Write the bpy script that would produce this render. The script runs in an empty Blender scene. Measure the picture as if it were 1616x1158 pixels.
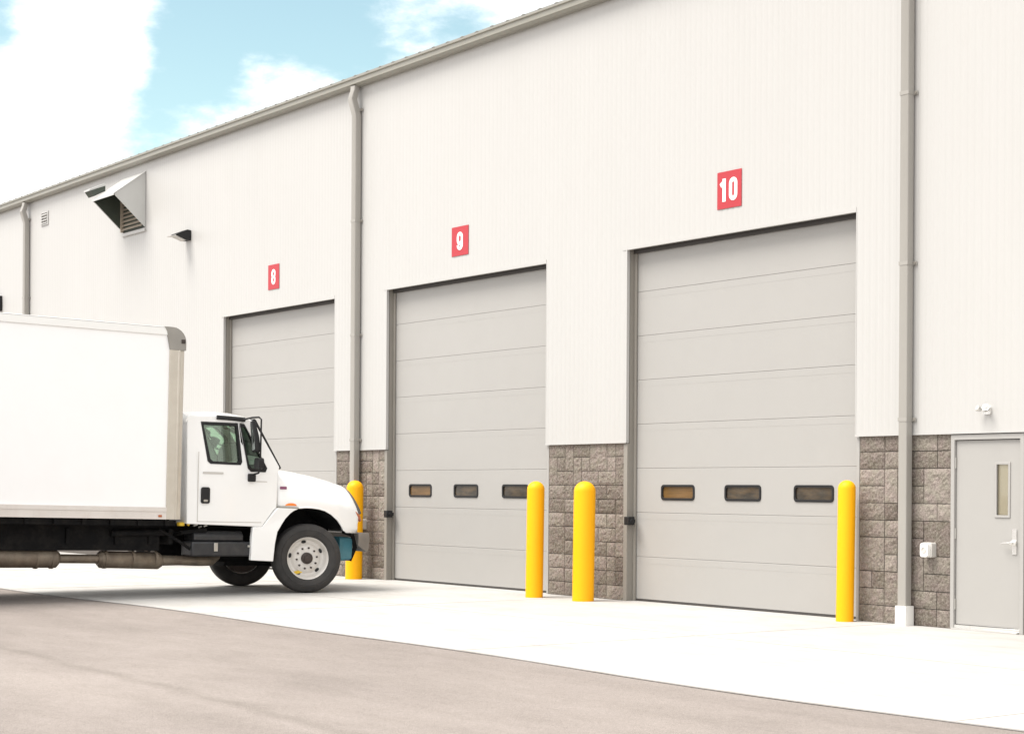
import bpy, math, random
from mathutils import Vector, Matrix, Quaternion, noise
from mathutils.geometry import tessellate_polygon
random.seed(7)
R = math.radians
SC = bpy.context.scene
COL = SC.collection

# ------------------------------------------------------------------ camera
cam_d = bpy.data.cameras.new('camera')
cam = bpy.data.objects.new('camera', cam_d)
COL.objects.link(cam)
_r = Vector((0.59303216, 0.80515733, 0.00587551)).normalized()
_f = Vector((-0.80517, 0.593044, -0.000366)).normalized()
_u = _r.cross(_f).normalized()
_r = _f.cross(_u)
cam.matrix_world = Matrix(((_r.x, _u.x, -_f.x, 0.0), (_r.y, _u.y, -_f.y, -15.498), (_r.z, _u.z, -_f.z, 1.542), (0, 0, 0, 1)))
cam_d.sensor_width = 36.0
cam_d.lens = 2735.6 / 1616 * 36
cam_d.shift_y = 192.8 / 1616
cam_d.clip_start = 0.1
cam_d.clip_end = 3000
SC.camera = cam

# ------------------------------------------------------------------ view, sun, sky
SC.view_settings.view_transform = 'Standard'
SC.view_settings.look = 'None'
SC.view_settings.gamma = 1.0
SC.view_settings.exposure = 1.80
SUN_TO = Vector((-0.28, -0.80, 0.0)).normalized()
SUN_EL = R(60)
sd = (SUN_TO * math.cos(SUN_EL) + Vector((0, 0, math.sin(SUN_EL)))).normalized()
sun_d = bpy.data.lights.new('sun', 'SUN')
sun_d.energy = 1.5
sun_d.angle = R(32)
sun_d.color = (1.0, 0.955, 0.89)
sun = bpy.data.objects.new('sun', sun_d)
COL.objects.link(sun)
sun.rotation_euler = sd.to_track_quat('Z', 'Y').to_euler()

world = bpy.data.worlds.new('World')
SC.world = world
world.use_nodes = True
wn, wl = world.node_tree.nodes, world.node_tree.links
wn.clear()


def wnode(t, **k):
    n = wn.new(t)
    for a, b in k.items():
        setattr(n, a, b)
    return n


sky = wnode('ShaderNodeTexSky')
sky.sky_type = 'NISHITA'
sky.sun_disc = False
sky.sun_elevation = SUN_EL
sky.sun_rotation = math.atan2(sd.x, sd.y)
sky.air_density = 1.0
sky.dust_density = 0.6
sky.ozone_density = 2.0
tc = wnode('ShaderNodeTexCoord')


def wmath(op, a, b=None, c=None, clamp=False):
    n = wnode('ShaderNodeMath', operation=op)
    n.use_clamp = clamp
    for i, v in enumerate((a, b, c)):
        if v is None:
            continue
        if isinstance(v, (int, float)):
            n.inputs[i].default_value = v
        else:
            wl.new(v, n.inputs[i])
    return n.outputs[0]


def view_dir(px, py):
    return (_f * 2735.6 + _r * (px - 808) + _u * (771.8 - py)).normalized()


def blob(px, py, rad, sx=1.0):
    """1 at a sky direction, falling to 0 at the angular radius (elongated sideways by sx)"""
    d = view_dir(px, py)
    side = Vector((0, 0, 1)).cross(d).normalized()
    up = d.cross(side).normalized()
    s = wnode('ShaderNodeVectorMath', operation='SUBTRACT')
    wl.new(tc.outputs['Generated'], s.inputs[0])
    s.inputs[1].default_value = d
    outs = []
    for ax, k in ((side, 1 / (rad * sx)), (up, 1 / rad), (d, 1 / rad)):
        q = wnode('ShaderNodeVectorMath', operation='DOT_PRODUCT')
        wl.new(s.outputs[0], q.inputs[0])
        q.inputs[1].default_value = ax
        m = wmath('MULTIPLY', q.outputs['Value'], k)
        outs.append(wmath('MULTIPLY', m, m))
    t = wmath('ADD', wmath('ADD', outs[0], outs[1]), outs[2])
    return wmath('SUBTRACT', 1.0, wmath('SQRT', t), clamp=True)


mp = wnode('ShaderNodeMapping')
mp.inputs['Scale'].default_value = (1, 1, 2.1)
wl.new(tc.outputs['Generated'], mp.inputs['Vector'])
n1 = wnode('ShaderNodeTexNoise')
n1.inputs['Scale'].default_value = 9.0
n1.inputs['Detail'].default_value = 7.0
n1.inputs['Roughness'].default_value = 0.55
wl.new(mp.outputs[0], n1.inputs['Vector'])
n2 = wnode('ShaderNodeTexNoise')
n2.inputs['Scale'].default_value = 34.0
n2.inputs['Detail'].default_value = 6.0
n2.inputs['Roughness'].default_value = 0.6
wl.new(mp.outputs[0], n2.inputs['Vector'])
nz = wmath('ADD', wmath('MULTIPLY', wmath('SUBTRACT', n1.outputs['Fac'], 0.5), 2.4), wmath('MULTIPLY', wmath('SUBTRACT', n2.outputs['Fac'], 0.5), 2.6))
def wadd3(a, b, c):
    return wmath('ADD', wmath('ADD', a, b), c)


# one big clear patch of blue in an otherwise clouded sky, with cumulus heaps in front of it
clear = wadd3(wmath('MULTIPLY', blob(455, 30, 0.25, 1.3), 3.0), wmath('MULTIPLY', blob(235, 150, 0.06, 1.3), 2.0), wmath('MULTIPLY', blob(0, 40, 0.05, 1.0), 1.6))
base = wmath('SUBTRACT', 1.0, clear)
heaps = None
for px, py, rad, sx, k in ((470, 140, 0.032, 1.5, 1.5), (400, 185, 0.042, 1.6, 1.7), (330, 225, 0.026, 1.5, 1.2), (640, 78, 0.024, 1.6, 1.2),
                           (590, 0, 0.022, 3.0, 1.0), (760, 6, 0.036, 2.2, 1.1), (205, 28, 0.034, 1.4, 1.3), (190, 140, 0.034, 1.6, 1.5), (60, 150, 0.075, 0.9, 2.4), (110, 60, 0.045, 0.9, 1.3), (215, 45, 0.040, 1.0, 1.25), (225, 130, 0.026, 1.2, 0.9), (385, 98, 0.014, 1.3, 0.9), (120, 330, 0.08, 2.5, 1.5)):
    b = wmath('MULTIPLY', blob(px, py, rad, sx), k)
    heaps = b if heaps is None else wmath('ADD', heaps, b)
dens = wmath('ADD', wmath('ADD', base, heaps), nz)
mr = wnode('ShaderNodeMapRange', interpolation_type='SMOOTHSTEP')
mr.inputs['From Min'].default_value = -1.0
mr.inputs['From Max'].default_value = 0.95
wl.new(dens, mr.inputs['Value'])
tint = wnode('ShaderNodeMix', data_type='RGBA', blend_type='MULTIPLY')
tint.inputs[0].default_value = 1.0
wl.new(sky.outputs[0], tint.inputs[6])
tint.inputs[7].default_value = (1.42, 1.36, 0.99, 1)
mix = wnode('ShaderNodeMix', data_type='RGBA')
wl.new(mr.outputs[0], mix.inputs[0])
wl.new(tint.outputs[2], mix.inputs[6])
mix.inputs[7].default_value = (8.6, 8.6, 8.6, 1)
bg = wnode('ShaderNodeBackground')
bg.inputs['Strength'].default_value = 0.055
wl.new(mix.outputs[2], bg.inputs['Color'])
wo = wnode('ShaderNodeOutputWorld')
wl.new(bg.outputs[0], wo.inputs['Surface'])


# ------------------------------------------------------------------ materials
def mat(name, col, rough=0.6, metal=0.0, var=0.06, vscale=3.0, bump=0.0, bscale=60.0, spec=0.5, coat=0.0, stretch=(1, 1, 1), dirt=None, dscale=1.2, damt=0.3):
    m = bpy.data.materials.new(name)
    m.use_nodes = True
    N, L = m.node_tree.nodes, m.node_tree.links
    b = N['Principled BSDF']
    b.inputs['Roughness'].default_value = rough
    b.inputs['Metallic'].default_value = metal
    b.inputs['Specular IOR Level'].default_value = spec
    b.inputs['Coat Weight'].default_value = coat
    b.inputs['Coat Roughness'].default_value = 0.08
    t = N.new('ShaderNodeTexCoord')
    mp_ = N.new('ShaderNodeMapping')
    mp_.inputs['Scale'].default_value = stretch
    L.new(t.outputs['Object'], mp_.inputs['Vector'])
    n = N.new('ShaderNodeTexNoise')
    n.inputs['Scale'].default_value = vscale
    n.inputs['Detail'].default_value = 6
    n.inputs['Roughness'].default_value = 0.62
    L.new(mp_.outputs[0], n.inputs['Vector'])
    cr = N.new('ShaderNodeValToRGB')
    cr.color_ramp.elements[0].position = 0.3
    cr.color_ramp.elements[1].position = 0.7
    cr.color_ramp.elements[0].color = tuple(c * (1 - var) for c in col) + (1,)
    cr.color_ramp.elements[1].color = tuple(min(1, c * (1 + var)) for c in col) + (1,)
    L.new(n.outputs['Fac'], cr.inputs[0])
    out = cr.outputs[0]
    if dirt:
        n3 = N.new('ShaderNodeTexNoise')
        n3.inputs['Scale'].default_value = dscale
        n3.inputs['Detail'].default_value = 9
        n3.inputs['Roughness'].default_value = 0.7
        L.new(mp_.outputs[0], n3.inputs['Vector'])
        r3 = N.new('ShaderNodeMapRange')
        r3.inputs['From Min'].default_value = 0.45
        r3.inputs['From Max'].default_value = 0.8
        r3.inputs['To Max'].default_value = damt
        L.new(n3.outputs['Fac'], r3.inputs['Value'])
        mx = N.new('ShaderNodeMix')
        mx.data_type = 'RGBA'
        L.new(r3.outputs[0], mx.inputs[0])
        L.new(out, mx.inputs[6])
        mx.inputs[7].default_value = tuple(dirt) + (1,)
        out = mx.outputs[2]
    L.new(out, b.inputs['Base Color'])
    if bump:
        nb = N.new('ShaderNodeTexNoise')
        nb.inputs['Scale'].default_value = bscale
        nb.inputs['Detail'].default_value = 4
        L.new(t.outputs['Object'], nb.inputs['Vector'])
        bp = N.new('ShaderNodeBump')
        bp.inputs['Strength'].default_value = bump
        bp.inputs['Distance'].default_value = 0.01
        L.new(nb.outputs['Fac'], bp.inputs['Height'])
        L.new(bp.outputs[0], b.inputs['Normal'])
    return m


M = {}
M['cladding'] = mat('cladding_paint', (0.456, 0.448, 0.434), 0.42, var=0.015, vscale=0.6, dirt=(0.40, 0.385, 0.36), damt=0.15, stretch=(1, 1, 0.25), dscale=1.5)
M['door'] = mat('door_paint', (0.347, 0.336, 0.320), 0.45, var=0.015, vscale=1.5, bump=0.12, bscale=260)
M['steel_frame'] = mat('frame_paint', (0.25, 0.232, 0.205), 0.45, var=0.03)
M['pipe'] = mat('downpipe_paint', (0.31, 0.295, 0.27), 0.4, var=0.03, stretch=(1, 1, .3))
M['gutter'] = mat('gutter_paint', (0.25, 0.24, 0.205), 0.4, var=0.04)
M['roof'] = mat('roof_metal', (0.28, 0.275, 0.25), 0.45, metal=0.1)
M['mortar'] = mat('mortar', (0.10, 0.088, 0.078), 0.95, var=0.15, vscale=30, bump=0.5)
M['yellow'] = mat('bollard_plastic', (0.90, 0.42, 0.0015), 0.5, spec=0.25, var=0.02, vscale=2.0, dirt=(0.6, 0.38, 0.03), damt=0.12, dscale=3.0)
M['red'] = mat('sign_red', (0.41, 0.027, 0.038), 0.5, var=0.03)
M['white'] = mat('white_paint', (0.82, 0.82, 0.80), 0.35, var=0.01)
M['white_plastic'] = mat('white_plastic', (0.80, 0.79, 0.76), 0.45, var=0.02)
M['truck_white'] = mat('truck_paint', (0.86, 0.86, 0.85), 0.22, var=0.01, spec=0.5, coat=0.6)
M['box_white'] = mat('cargo_panel', (0.90, 0.90, 0.90), 0.35, var=0.008, dirt=(0.72, 0.70, 0.66), damt=0.08)
M['rail'] = mat('cargo_rail', (0.66, 0.62, 0.58), 0.45, var=0.04, dirt=(0.42, 0.34, 0.28), damt=0.35, dscale=2.5)
M['post'] = mat('cargo_post', (0.56, 0.52, 0.45), 0.4, metal=0.25, var=0.05, dirt=(0.33, 0.26, 0.19), damt=0.35, dscale=2.0)
M['cap'] = mat('cargo_corner', (0.31, 0.295, 0.27), 0.45, metal=0.4, var=0.1)
M['black'] = mat('black_paint', (0.006, 0.006, 0.0065), 0.7, spec=0.12, var=0.25, vscale=8, dirt=(0.04, 0.035, 0.03), damt=0.5, dscale=5)
M['black_plastic'] = mat('black_plastic', (0.011, 0.011, 0.012), 0.5, spec=0.35, var=0.1)
M['grey_box'] = mat('battery_box', (0.018, 0.019, 0.022), 0.38, var=0.2, vscale=6, dirt=(0.12, 0.11, 0.10), damt=0.3, dscale=4)
M['tyre'] = mat('tyre_rubber', (0.028, 0.026, 0.025), 0.75, var=0.2, vscale=7, bump=0.2, bscale=80, dirt=(0.10, 0.09, 0.08), damt=0.25, dscale=4)
M['rim'] = mat('wheel_white', (0.68, 0.655, 0.62), 0.4, var=0.05, dirt=(0.40, 0.33, 0.26), damt=0.35, dscale=4.0)
M['hub'] = mat('hub_iron', (0.055, 0.042, 0.037), 0.6, metal=0.3, var=0.2)
M['steel'] = mat('bare_steel', (0.50, 0.49, 0.46), 0.3, metal=0.9, var=0.06)
M['chrome'] = mat('silver', (0.72, 0.71, 0.69), 0.25, metal=0.85, var=0.05)
M['exhaust'] = mat('exhaust_steel', (0.20, 0.165, 0.125), 0.5, metal=0.45, var=0.3, vscale=5, dirt=(0.10, 0.06, 0.04), damt=0.7, dscale=4)
M['bumper'] = mat('bumper_grey', (0.17, 0.15, 0.13), 0.45, var=0.1)
M['teal'] = mat('tank_teal', (0.06, 0.20, 0.25), 0.4, var=0.15, vscale=8)
M['amber'] = mat('amber_lens', (0.80, 0.22, 0.03), 0.3, var=0.05)
M['amber_dark'] = mat('signal_lens', (0.42, 0.13, 0.05), 0.25, var=0.15)
M['tag_yellow'] = mat('yellow_tag', (0.75, 0.5, 0.04), 0.6, var=0.1)
M['badge'] = mat('badge_maroon', (0.22, 0.06, 0.13), 0.5)
M['badge_grey'] = mat('badge_grey', (0.52, 0.50, 0.47), 0.5)
M['seat'] = mat('seat_fabric', (0.12, 0.125, 0.12), 0.9)
M['interior'] = mat('cab_interior', (0.35, 0.36, 0.35), 0.8)
M['interior_wall'] = mat('hall_interior', (0.30, 0.20, 0.12), 0.8, var=0.3, vscale=1.2)
M['hood'] = mat('vent_metal', (0.50, 0.50, 0.485), 0.35, metal=0.15, var=0.03)
M['hood_in'] = mat('vent_inside', (0.045, 0.055, 0.042), 0.6, var=0.1)  # near-black green: shade inside the hood put into the colour
M['louver'] = mat('louver_metal', (0.40, 0.34, 0.27), 0.5, var=0.05)
M['lamp_lens'] = mat('lamp_lens', (0.70, 0.68, 0.62), 0.2, var=0.02)
M['blind'] = mat('blind_cream', (0.86, 0.80, 0.68), 0.7, var=0.03)
M['seal'] = mat('rubber_seal', (0.05, 0.045, 0.042), 0.7)
M['mirror'] = mat('mirror_glass', (0.25, 0.28, 0.27), 0.05, metal=0.9)
M['grille'] = mat('grille_dark', (0.06, 0.055, 0.05), 0.5)


def glass_mat(name, tint_, rough=0.02, ior=1.35):
    m = bpy.data.materials.new(name)
    m.use_nodes = True
    N, L = m.node_tree.nodes, m.node_tree.links
    N.clear()
    tr = N.new('ShaderNodeBsdfTransparent')
    tr.inputs[0].default_value = tuple(tint_) + (1,)
    gl = N.new('ShaderNodeBsdfGlossy')
    gl.inputs['Roughness'].default_value = rough
    lw = N.new('ShaderNodeFresnel')
    lw.inputs[0].default_value = ior
    nz_ = N.new('ShaderNodeTexNoise')
    nz_.inputs['Scale'].default_value = 2.0
    ad = N.new('ShaderNodeMath')
    ad.operation = 'MULTIPLY_ADD'
    L.new(nz_.outputs['Fac'], ad.inputs[0])
    ad.inputs[1].default_value = 0.03
    L.new(lw.outputs[0], ad.inputs[2])
    mx = N.new('ShaderNodeMixShader')
    L.new(ad.outputs[0], mx.inputs[0])
    L.new(tr.outputs[0], mx.inputs[1])
    L.new(gl.outputs[0], mx.inputs[2])
    o = N.new('ShaderNodeOutputMaterial')
    L.new(mx.outputs[0], o.inputs[0])
    return m


M['glass_green'] = glass_mat('tinted_glass', (0.80, 0.95, 0.84), ior=2.1)
M['glass_dark'] = glass_mat('windscreen_glass', (0.78, 0.88, 0.80))
M['glass_door'] = glass_mat('door_window_glass', (0.93, 0.92, 0.88))


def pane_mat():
    """opaque hall window: the lit brownish interior is painted into the pane colour"""
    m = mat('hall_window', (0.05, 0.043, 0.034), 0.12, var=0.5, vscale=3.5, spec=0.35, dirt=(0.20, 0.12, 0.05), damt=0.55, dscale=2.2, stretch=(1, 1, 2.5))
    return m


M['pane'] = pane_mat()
M['pane_tan'] = mat('hall_window_tan', (0.145, 0.082, 0.032), 0.15, var=0.35, vscale=2.2, spec=0.35, dirt=(0.05, 0.035, 0.015), damt=0.9, dscale=2.6, stretch=(0.5, 1, 4))  # tan of the lit hall painted into an opaque pane


def block_mat():
    m = bpy.data.materials.new('split_face_block')
    m.use_nodes = True
    N, L = m.node_tree.nodes, m.node_tree.links
    b = N['Principled BSDF']
    b.inputs['Roughness'].default_value = 0.95
    b.inputs['Specular IOR Level'].default_value = 0.15
    a = N.new('ShaderNodeAttribute')
    a.attribute_name = 'tone'
    t = N.new('ShaderNodeTexCoord')
    n = N.new('ShaderNodeTexNoise')
    n.inputs['Scale'].default_value = 34
    n.inputs['Detail'].default_value = 8
    n.inputs['Roughness'].default_value = 0.75
    L.new(t.outputs['Object'], n.inputs['Vector'])
    v = N.new('ShaderNodeTexNoise')
    v.inputs['Scale'].default_value = 90
    v.inputs['Detail'].default_value = 3
    L.new(t.outputs['Object'], v.inputs['Vector'])
    cr = N.new('ShaderNodeValToRGB')
    cr.color_ramp.elements[0].color = (0.125, 0.104, 0.088, 1)
    cr.color_ramp.elements[1].color = (0.345, 0.308, 0.278, 1)
    cr.color_ramp.elements[0].position = 0.33
    cr.color_ramp.elements[1].position = 0.70
    ad = N.new('ShaderNodeMath')
    ad.operation = 'ADD'
    L.new(n.outputs['Fac'], ad.inputs[0])
    s = N.new('ShaderNodeMath')
    s.operation = 'MULTIPLY_ADD'
    L.new(a.outputs['Fac'], s.inputs[0])
    s.inputs[1].default_value = 0.20
    s.inputs[2].default_value = -0.10
    L.new(s.outputs[0], ad.inputs[1])
    ad2 = N.new('ShaderNodeMath')
    ad2.operation = 'MULTIPLY_ADD'
    L.new(v.outputs['Fac'], ad2.inputs[0])
    ad2.inputs[1].default_value = 0.35
    L.new(ad.outputs[0], ad2.inputs[2])
    ad3 = N.new('ShaderNodeMath')
    ad3.operation = 'SUBTRACT'
    L.new(ad2.outputs[0], ad3.inputs[0])
    ad3.inputs[1].default_value = 0.175
    L.new(ad3.outputs[0], cr.inputs[0])
    hn = N.new('ShaderNodeTexNoise')
    hn.inputs['Scale'].default_value = 9
    hn.inputs['Detail'].default_value = 5
    L.new(t.outputs['Object'], hn.inputs['Vector'])
    hr = N.new('ShaderNodeValToRGB')
    hr.color_ramp.elements[0].position = 0.38
    hr.color_ramp.elements[1].position = 0.62
    hr.color_ramp.elements[0].color = (0.97, 0.99, 0.93, 1)
    hr.color_ramp.elements[1].color = (1.03, 0.985, 0.99, 1)
    L.new(hn.outputs['Fac'], hr.inputs[0])
    hm = N.new('ShaderNodeMix')
    hm.data_type = 'RGBA'
    hm.blend_type = 'MULTIPLY'
    hm.inputs[0].default_value = 1.0
    L.new(cr.outputs[0], hm.inputs[6])
    L.new(hr.outputs[0], hm.inputs[7])
    L.new(hm.outputs[2], b.inputs['Base Color'])
    bp = N.new('ShaderNodeBump')
    bp.inputs['Strength'].default_value = 0.9
    bp.inputs['Distance'].default_value = 0.02
    L.new(n.outputs['Fac'], bp.inputs['Height'])
    L.new(bp.outputs[0], b.inputs['Normal'])
    return m


M['block'] = block_mat()


def ground_mat(kind):
    m = bpy.data.materials.new(kind)
    m.use_nodes = True
    N, L = m.node_tree.nodes, m.node_tree.links
    b = N['Principled BSDF']
    b.inputs['Roughness'].default_value = 0.9
    b.inputs['Specular IOR Level'].default_value = 0.2
    t = N.new('ShaderNodeTexCoord')

    def nz_(scale, det=6, rough=0.6, stretch=None):
        n = N.new('ShaderNodeTexNoise')
        n.inputs['Scale'].default_value = scale
        n.inputs['Detail'].default_value = det
        n.inputs['Roughness'].default_value = rough
        if stretch:
            q = N.new('ShaderNodeMapping')
            q.inputs['Scale'].default_value = stretch
            L.new(t.outputs['Object'], q.inputs['Vector'])
            L.new(q.outputs[0], n.inputs['Vector'])
        else:
            L.new(t.outputs['Object'], n.inputs['Vector'])
        return n.outputs['Fac']

    def ramp(f, p0, p1, c0, c1):
        r = N.new('ShaderNodeValToRGB')
        r.color_ramp.elements[0].position = p0
        r.color_ramp.elements[1].position = p1
        r.color_ramp.elements[0].color = c0 + (1,)
        r.color_ramp.elements[1].color = c1 + (1,)
        L.new(f, r.inputs[0])
        return r.outputs[0]

    def mixc(a_, b_, typ='MULTIPLY', f=1.0):
        x = N.new('ShaderNodeMix')
        x.data_type = 'RGBA'
        x.blend_type = typ
        x.inputs[0].default_value = f
        L.new(a_, x.inputs[6])
        L.new(b_, x.inputs[7])
        return x.outputs[2]
    if kind == 'asphalt':
        c = ramp(nz_(0.55, 5, 0.55, (0.45, 1, 1)), 0.3, 0.7, (0.228, 0.200, 0.184), (0.292, 0.258, 0.238))
        c = mixc(c, ramp(nz_(150, 3, 0.7), 0.30, 0.70, (0.50, 0.49, 0.48), (1.48, 1.48, 1.48)))
        c = mixc(c, ramp(nz_(30, 4, 0.7), 0.35, 0.65, (0.93, 0.93, 0.93), (1.07, 1.07, 1.07)))
        c = mixc(c, ramp(nz_(2.2, 7, 0.75, (0.4, 1.0, 1)), 0.35, 0.68, (0.90, 0.90, 0.89), (1.06, 1.06, 1.06)))
        # soft lane joint left by the paver, running parallel to the apron
        sp = N.new('ShaderNodeSeparateXYZ')
        L.new(t.outputs['Object'], sp.inputs[0])

        def mm(op, a_, b_, c_=None):
            q = N.new('ShaderNodeMath')
            q.operation = op
            for k_, v_ in enumerate((a_, b_, c_)):
                if v_ is None:
                    continue
                if isinstance(v_, (int, float)):
                    q.inputs[k_].default_value = v_
                else:
                    L.new(v_, q.inputs[k_])
            return q.outputs[0]
        dy = mm('ADD', sp.outputs['Y'], mm('MULTIPLY_ADD', sp.outputs['X'], 0.035, 10.13))
        dy = mm('ADD', dy, mm('MULTIPLY_ADD', nz_(1.4, 4, 0.6), 0.30, -0.15))
        dd = mm('DIVIDE', mm('ABSOLUTE', dy, 0), 0.13)
        c = mixc(c, ramp(dd, 0.1, 1.0, (0.86, 0.86, 0.85), (1.0, 1.0, 1.0)))
        c = mixc(c, ramp(mm('MULTIPLY', dy, -0.12), 0.0, 0.06, (0.985, 0.985, 0.985), (1.0, 1.0, 1.0)))
        hgt = nz_(150, 3, 0.7)
        bs, bd = 0.5, 0.01
    else:
        c = ramp(nz_(0.7, 6, 0.6), 0.3, 0.7, (0.405, 0.392, 0.375), (0.465, 0.456, 0.44))
        c = mixc(c, ramp(nz_(2.6, 8, 0.72, (0.5, 1, 1)), 0.30, 0.52, (0.88, 0.86, 0.83), (1.0, 1.0, 1.0)))
        c = mixc(c, ramp(nz_(90, 3, 0.6), 0.3, 0.7, (0.96, 0.96, 0.96), (1.03, 1.03, 1.03)))
        hgt = nz_(120, 4, 0.6)
        bs, bd = 0.2, 0.004
    L.new(c, b.inputs['Base Color'])
    bp = N.new('ShaderNodeBump')
    bp.inputs['Strength'].default_value = bs
    bp.inputs['Distance'].default_value = bd
    L.new(hgt, bp.inputs['Height'])
    L.new(bp.outputs[0], b.inputs['Normal'])
    return m


M['asphalt'] = ground_mat('asphalt')
M['concrete'] = ground_mat('concrete')
M['joint'] = mat('joint_filler', (0.30, 0.27, 0.24), 0.9, var=0.1)
M['seam'] = mat('asphalt_seam', (0.240, 0.210, 0.192), 0.9, var=0.12, vscale=6)
M['edge_crack'] = mat('edge_crack', (0.10, 0.08, 0.07), 0.95, var=0.3, vscale=3)


# ------------------------------------------------------------------ mesh helpers
class MB:
    def __init__(s):
        s.v, s.f = [], []

    def add(s, vs, fs):
        o = len(s.v)
        s.v += [tuple(p) for p in vs]
        s.f += [tuple(i + o for i in f) for f in fs]
        return s

    def box(s, x0, x1, y0, y1, z0, z1, mtx=None):
        vs = [Vector((x, y, z)) for z in (z0, z1) for y in (y0, y1) for x in (x0, x1)]
        if mtx:
            vs = [mtx @ v for v in vs]
        return s.add(vs, [(0, 2, 3, 1), (4, 5, 7, 6), (0, 1, 5, 4), (2, 6, 7, 3), (0, 4, 6, 2), (1, 3, 7, 5)])

    def tube(s, pts, r, n=12, cap=True, r2=None):
        pts = [Vector(p) for p in pts]
        rings = []
        prev = None
        for i, p in enumerate(pts):
            a = pts[max(0, i - 1)]
            b = pts[min(len(pts) - 1, i + 1)]
            d = (b - a).normalized()
            if prev is None:
                u = d.orthogonal().normalized()
            else:
                u = (prev - d * prev.dot(d)).normalized()
            prev = u
            w = d.cross(u)
            rr = r[i] if isinstance(r, (list, tuple)) else r
            rings.append([p + (u * math.cos(2 * math.pi * k / n) + w * math.sin(2 * math.pi * k / n)) * rr for k in range(n)])
        vs = [q for ring in rings for q in ring]
        fs = []
        for i in range(len(rings) - 1):
            for k in range(n):
                k2 = (k + 1) % n
                fs.append((i * n + k, i * n + k2, (i + 1) * n + k2, (i + 1) * n + k))
        if cap:
            fs.append(tuple(range(n))[::-1])
            fs.append(tuple((len(rings) - 1) * n + k for k in range(n)))
        return s.add(vs, fs)

    def lathe(s, prof, n=48, axis='z', origin=(0, 0, 0), cap=True):
        """prof: list of (radius, height)"""
        o = Vector(origin)
        vs = []
        for r, h in prof:
            for k in range(n):
                a = 2 * math.pi * k / n
                c, q = math.cos(a) * r, math.sin(a) * r
                vs.append(o + (Vector((c, q, h)) if axis == 'z' else Vector((h, c, q)) if axis == 'x' else Vector((q, h, c))))
        fs = []
        for i in range(len(prof) - 1):
            for k in range(n):
                k2 = (k + 1) % n
                fs.append((i * n + k, i * n + k2, (i + 1) * n + k2, (i + 1) * n + k))
        if cap:
            if prof[0][0] > 1e-4:
                fs.append(tuple(range(n))[::-1])
            if prof[-1][0] > 1e-4:
                fs.append(tuple((len(prof) - 1) * n + k for k in range(n)))
        return s.add(vs, fs)

    def prism(s, loops, a0, a1, to3):
        """loops: outline then holes, 2D points; to3(u, v, w) places a point at thickness w"""
        L3 = [[Vector((p[0], p[1], 0)) for p in lp] for lp in loops]
        tris = tessellate_polygon(L3)
        flat = [p for lp in loops for p in lp]
        n = len(flat)
        vs = [to3(p[0], p[1], a0) for p in flat] + [to3(p[0], p[1], a1) for p in flat]
        fs = [tuple(t) for t in tris] + [tuple(i + n for i in t)[::-1] for t in tris]
        o = 0
        for lp in loops:
            m = len(lp)
            for i in range(m):
                j = (i + 1) % m
                fs.append((o + i, o + j, n + o + j, n + o + i))
            o += m
        return s.add(vs, fs)

    def split(s):
        """one MB per connected piece"""
        par = list(range(len(s.v)))

        def find(a):
            while par[a] != a:
                par[a] = par[par[a]]
                a = par[a]
            return a
        for f in s.f:
            for q in f[1:]:
                par[find(q)] = find(f[0])
        groups = {}
        for f in s.f:
            groups.setdefault(find(f[0]), []).append(f)
        out = []
        for fl in groups.values():
            m, idx = MB(), {}
            for f in fl:
                for q in f:
                    if q not in idx:
                        idx[q] = len(m.v)
                        m.v.append(s.v[q])
                m.f.append(tuple(idx[q] for q in f))
            out.append(m)
        return out

    def build_each(s, name, material, parent=None, **k):
        return [m.build(name, material, parent, **k) for m in s.split()]

    def build(s, name, material, parent=None, smooth=False, bevel=0.0, seg=2, loc=None, angle=35, sub=0):
        me = bpy.data.meshes.new(name)
        me.from_pydata(s.v, [], s.f)
        me.validate()
        me.update()
        import bmesh
        bm = bmesh.new()
        bm.from_mesh(me)
        bmesh.ops.remove_doubles(bm, verts=bm.verts, dist=1e-5)
        bmesh.ops.recalc_face_normals(bm, faces=bm.faces)
        bm.to_mesh(me)
        bm.free()
        o = bpy.data.objects.new(name, me)
        COL.objects.link(o)
        me.materials.append(material)
        if loc:
            o.location = loc
        if parent:
            o.parent = parent
        if bevel:
            b = o.modifiers.new('bevel', 'BEVEL')
            b.width = bevel
            b.segments = seg
            b.limit_method = 'ANGLE'
            b.angle_limit = R(30)
        if sub:
            b = o.modifiers.new('sub', 'SUBSURF')
            b.levels = b.render_levels = sub
        if smooth or bevel:
            for p in me.polygons:
                p.use_smooth = True
            if not sub:
                me.set_sharp_from_angle(angle=R(angle))
        return o


def tag(o, label=None, cat=None, group=None, kind=None):
    for k, v in (('label', label), ('category', cat), ('group', group), ('kind', kind)):
        if v:
            o[k] = v
    return o


def empty(name, loc=(0, 0, 0), rot=(0, 0, 0)):
    o = bpy.data.objects.new(name, None)
    COL.objects.link(o)
    o.location = loc
    o.rotation_euler = rot
    o.empty_display_size = 0.3
    return o


def rrect(x0, x1, y0, y1, r, n=5):
    pts = []
    for cx, cy, a in ((x1 - r, y1 - r, 0), (x0 + r, y1 - r, 90), (x0 + r, y0 + r, 180), (x1 - r, y0 + r, 270)):
        for i in range(n + 1):
            t = R(a + 90 * i / n)
            pts.append((cx + r * math.cos(t), cy + r * math.sin(t)))
    return pts


# ------------------------------------------------------------------ ground
EDGE = -6.12


def edge_y(x):
    return EDGE + 0.10 * math.sin((x + 4) * 0.33) + 0.05 * math.sin(x * 0.9 + 1)


b = MB()
b.add([(-400, -400, -0.012), (400, -400, -0.012), (400, 400, -0.012), (-400, 400, -0.012)], [(0, 1, 2, 3)])
tag(b.build('asphalt_ground', M['asphalt']), kind='structure')
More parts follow.
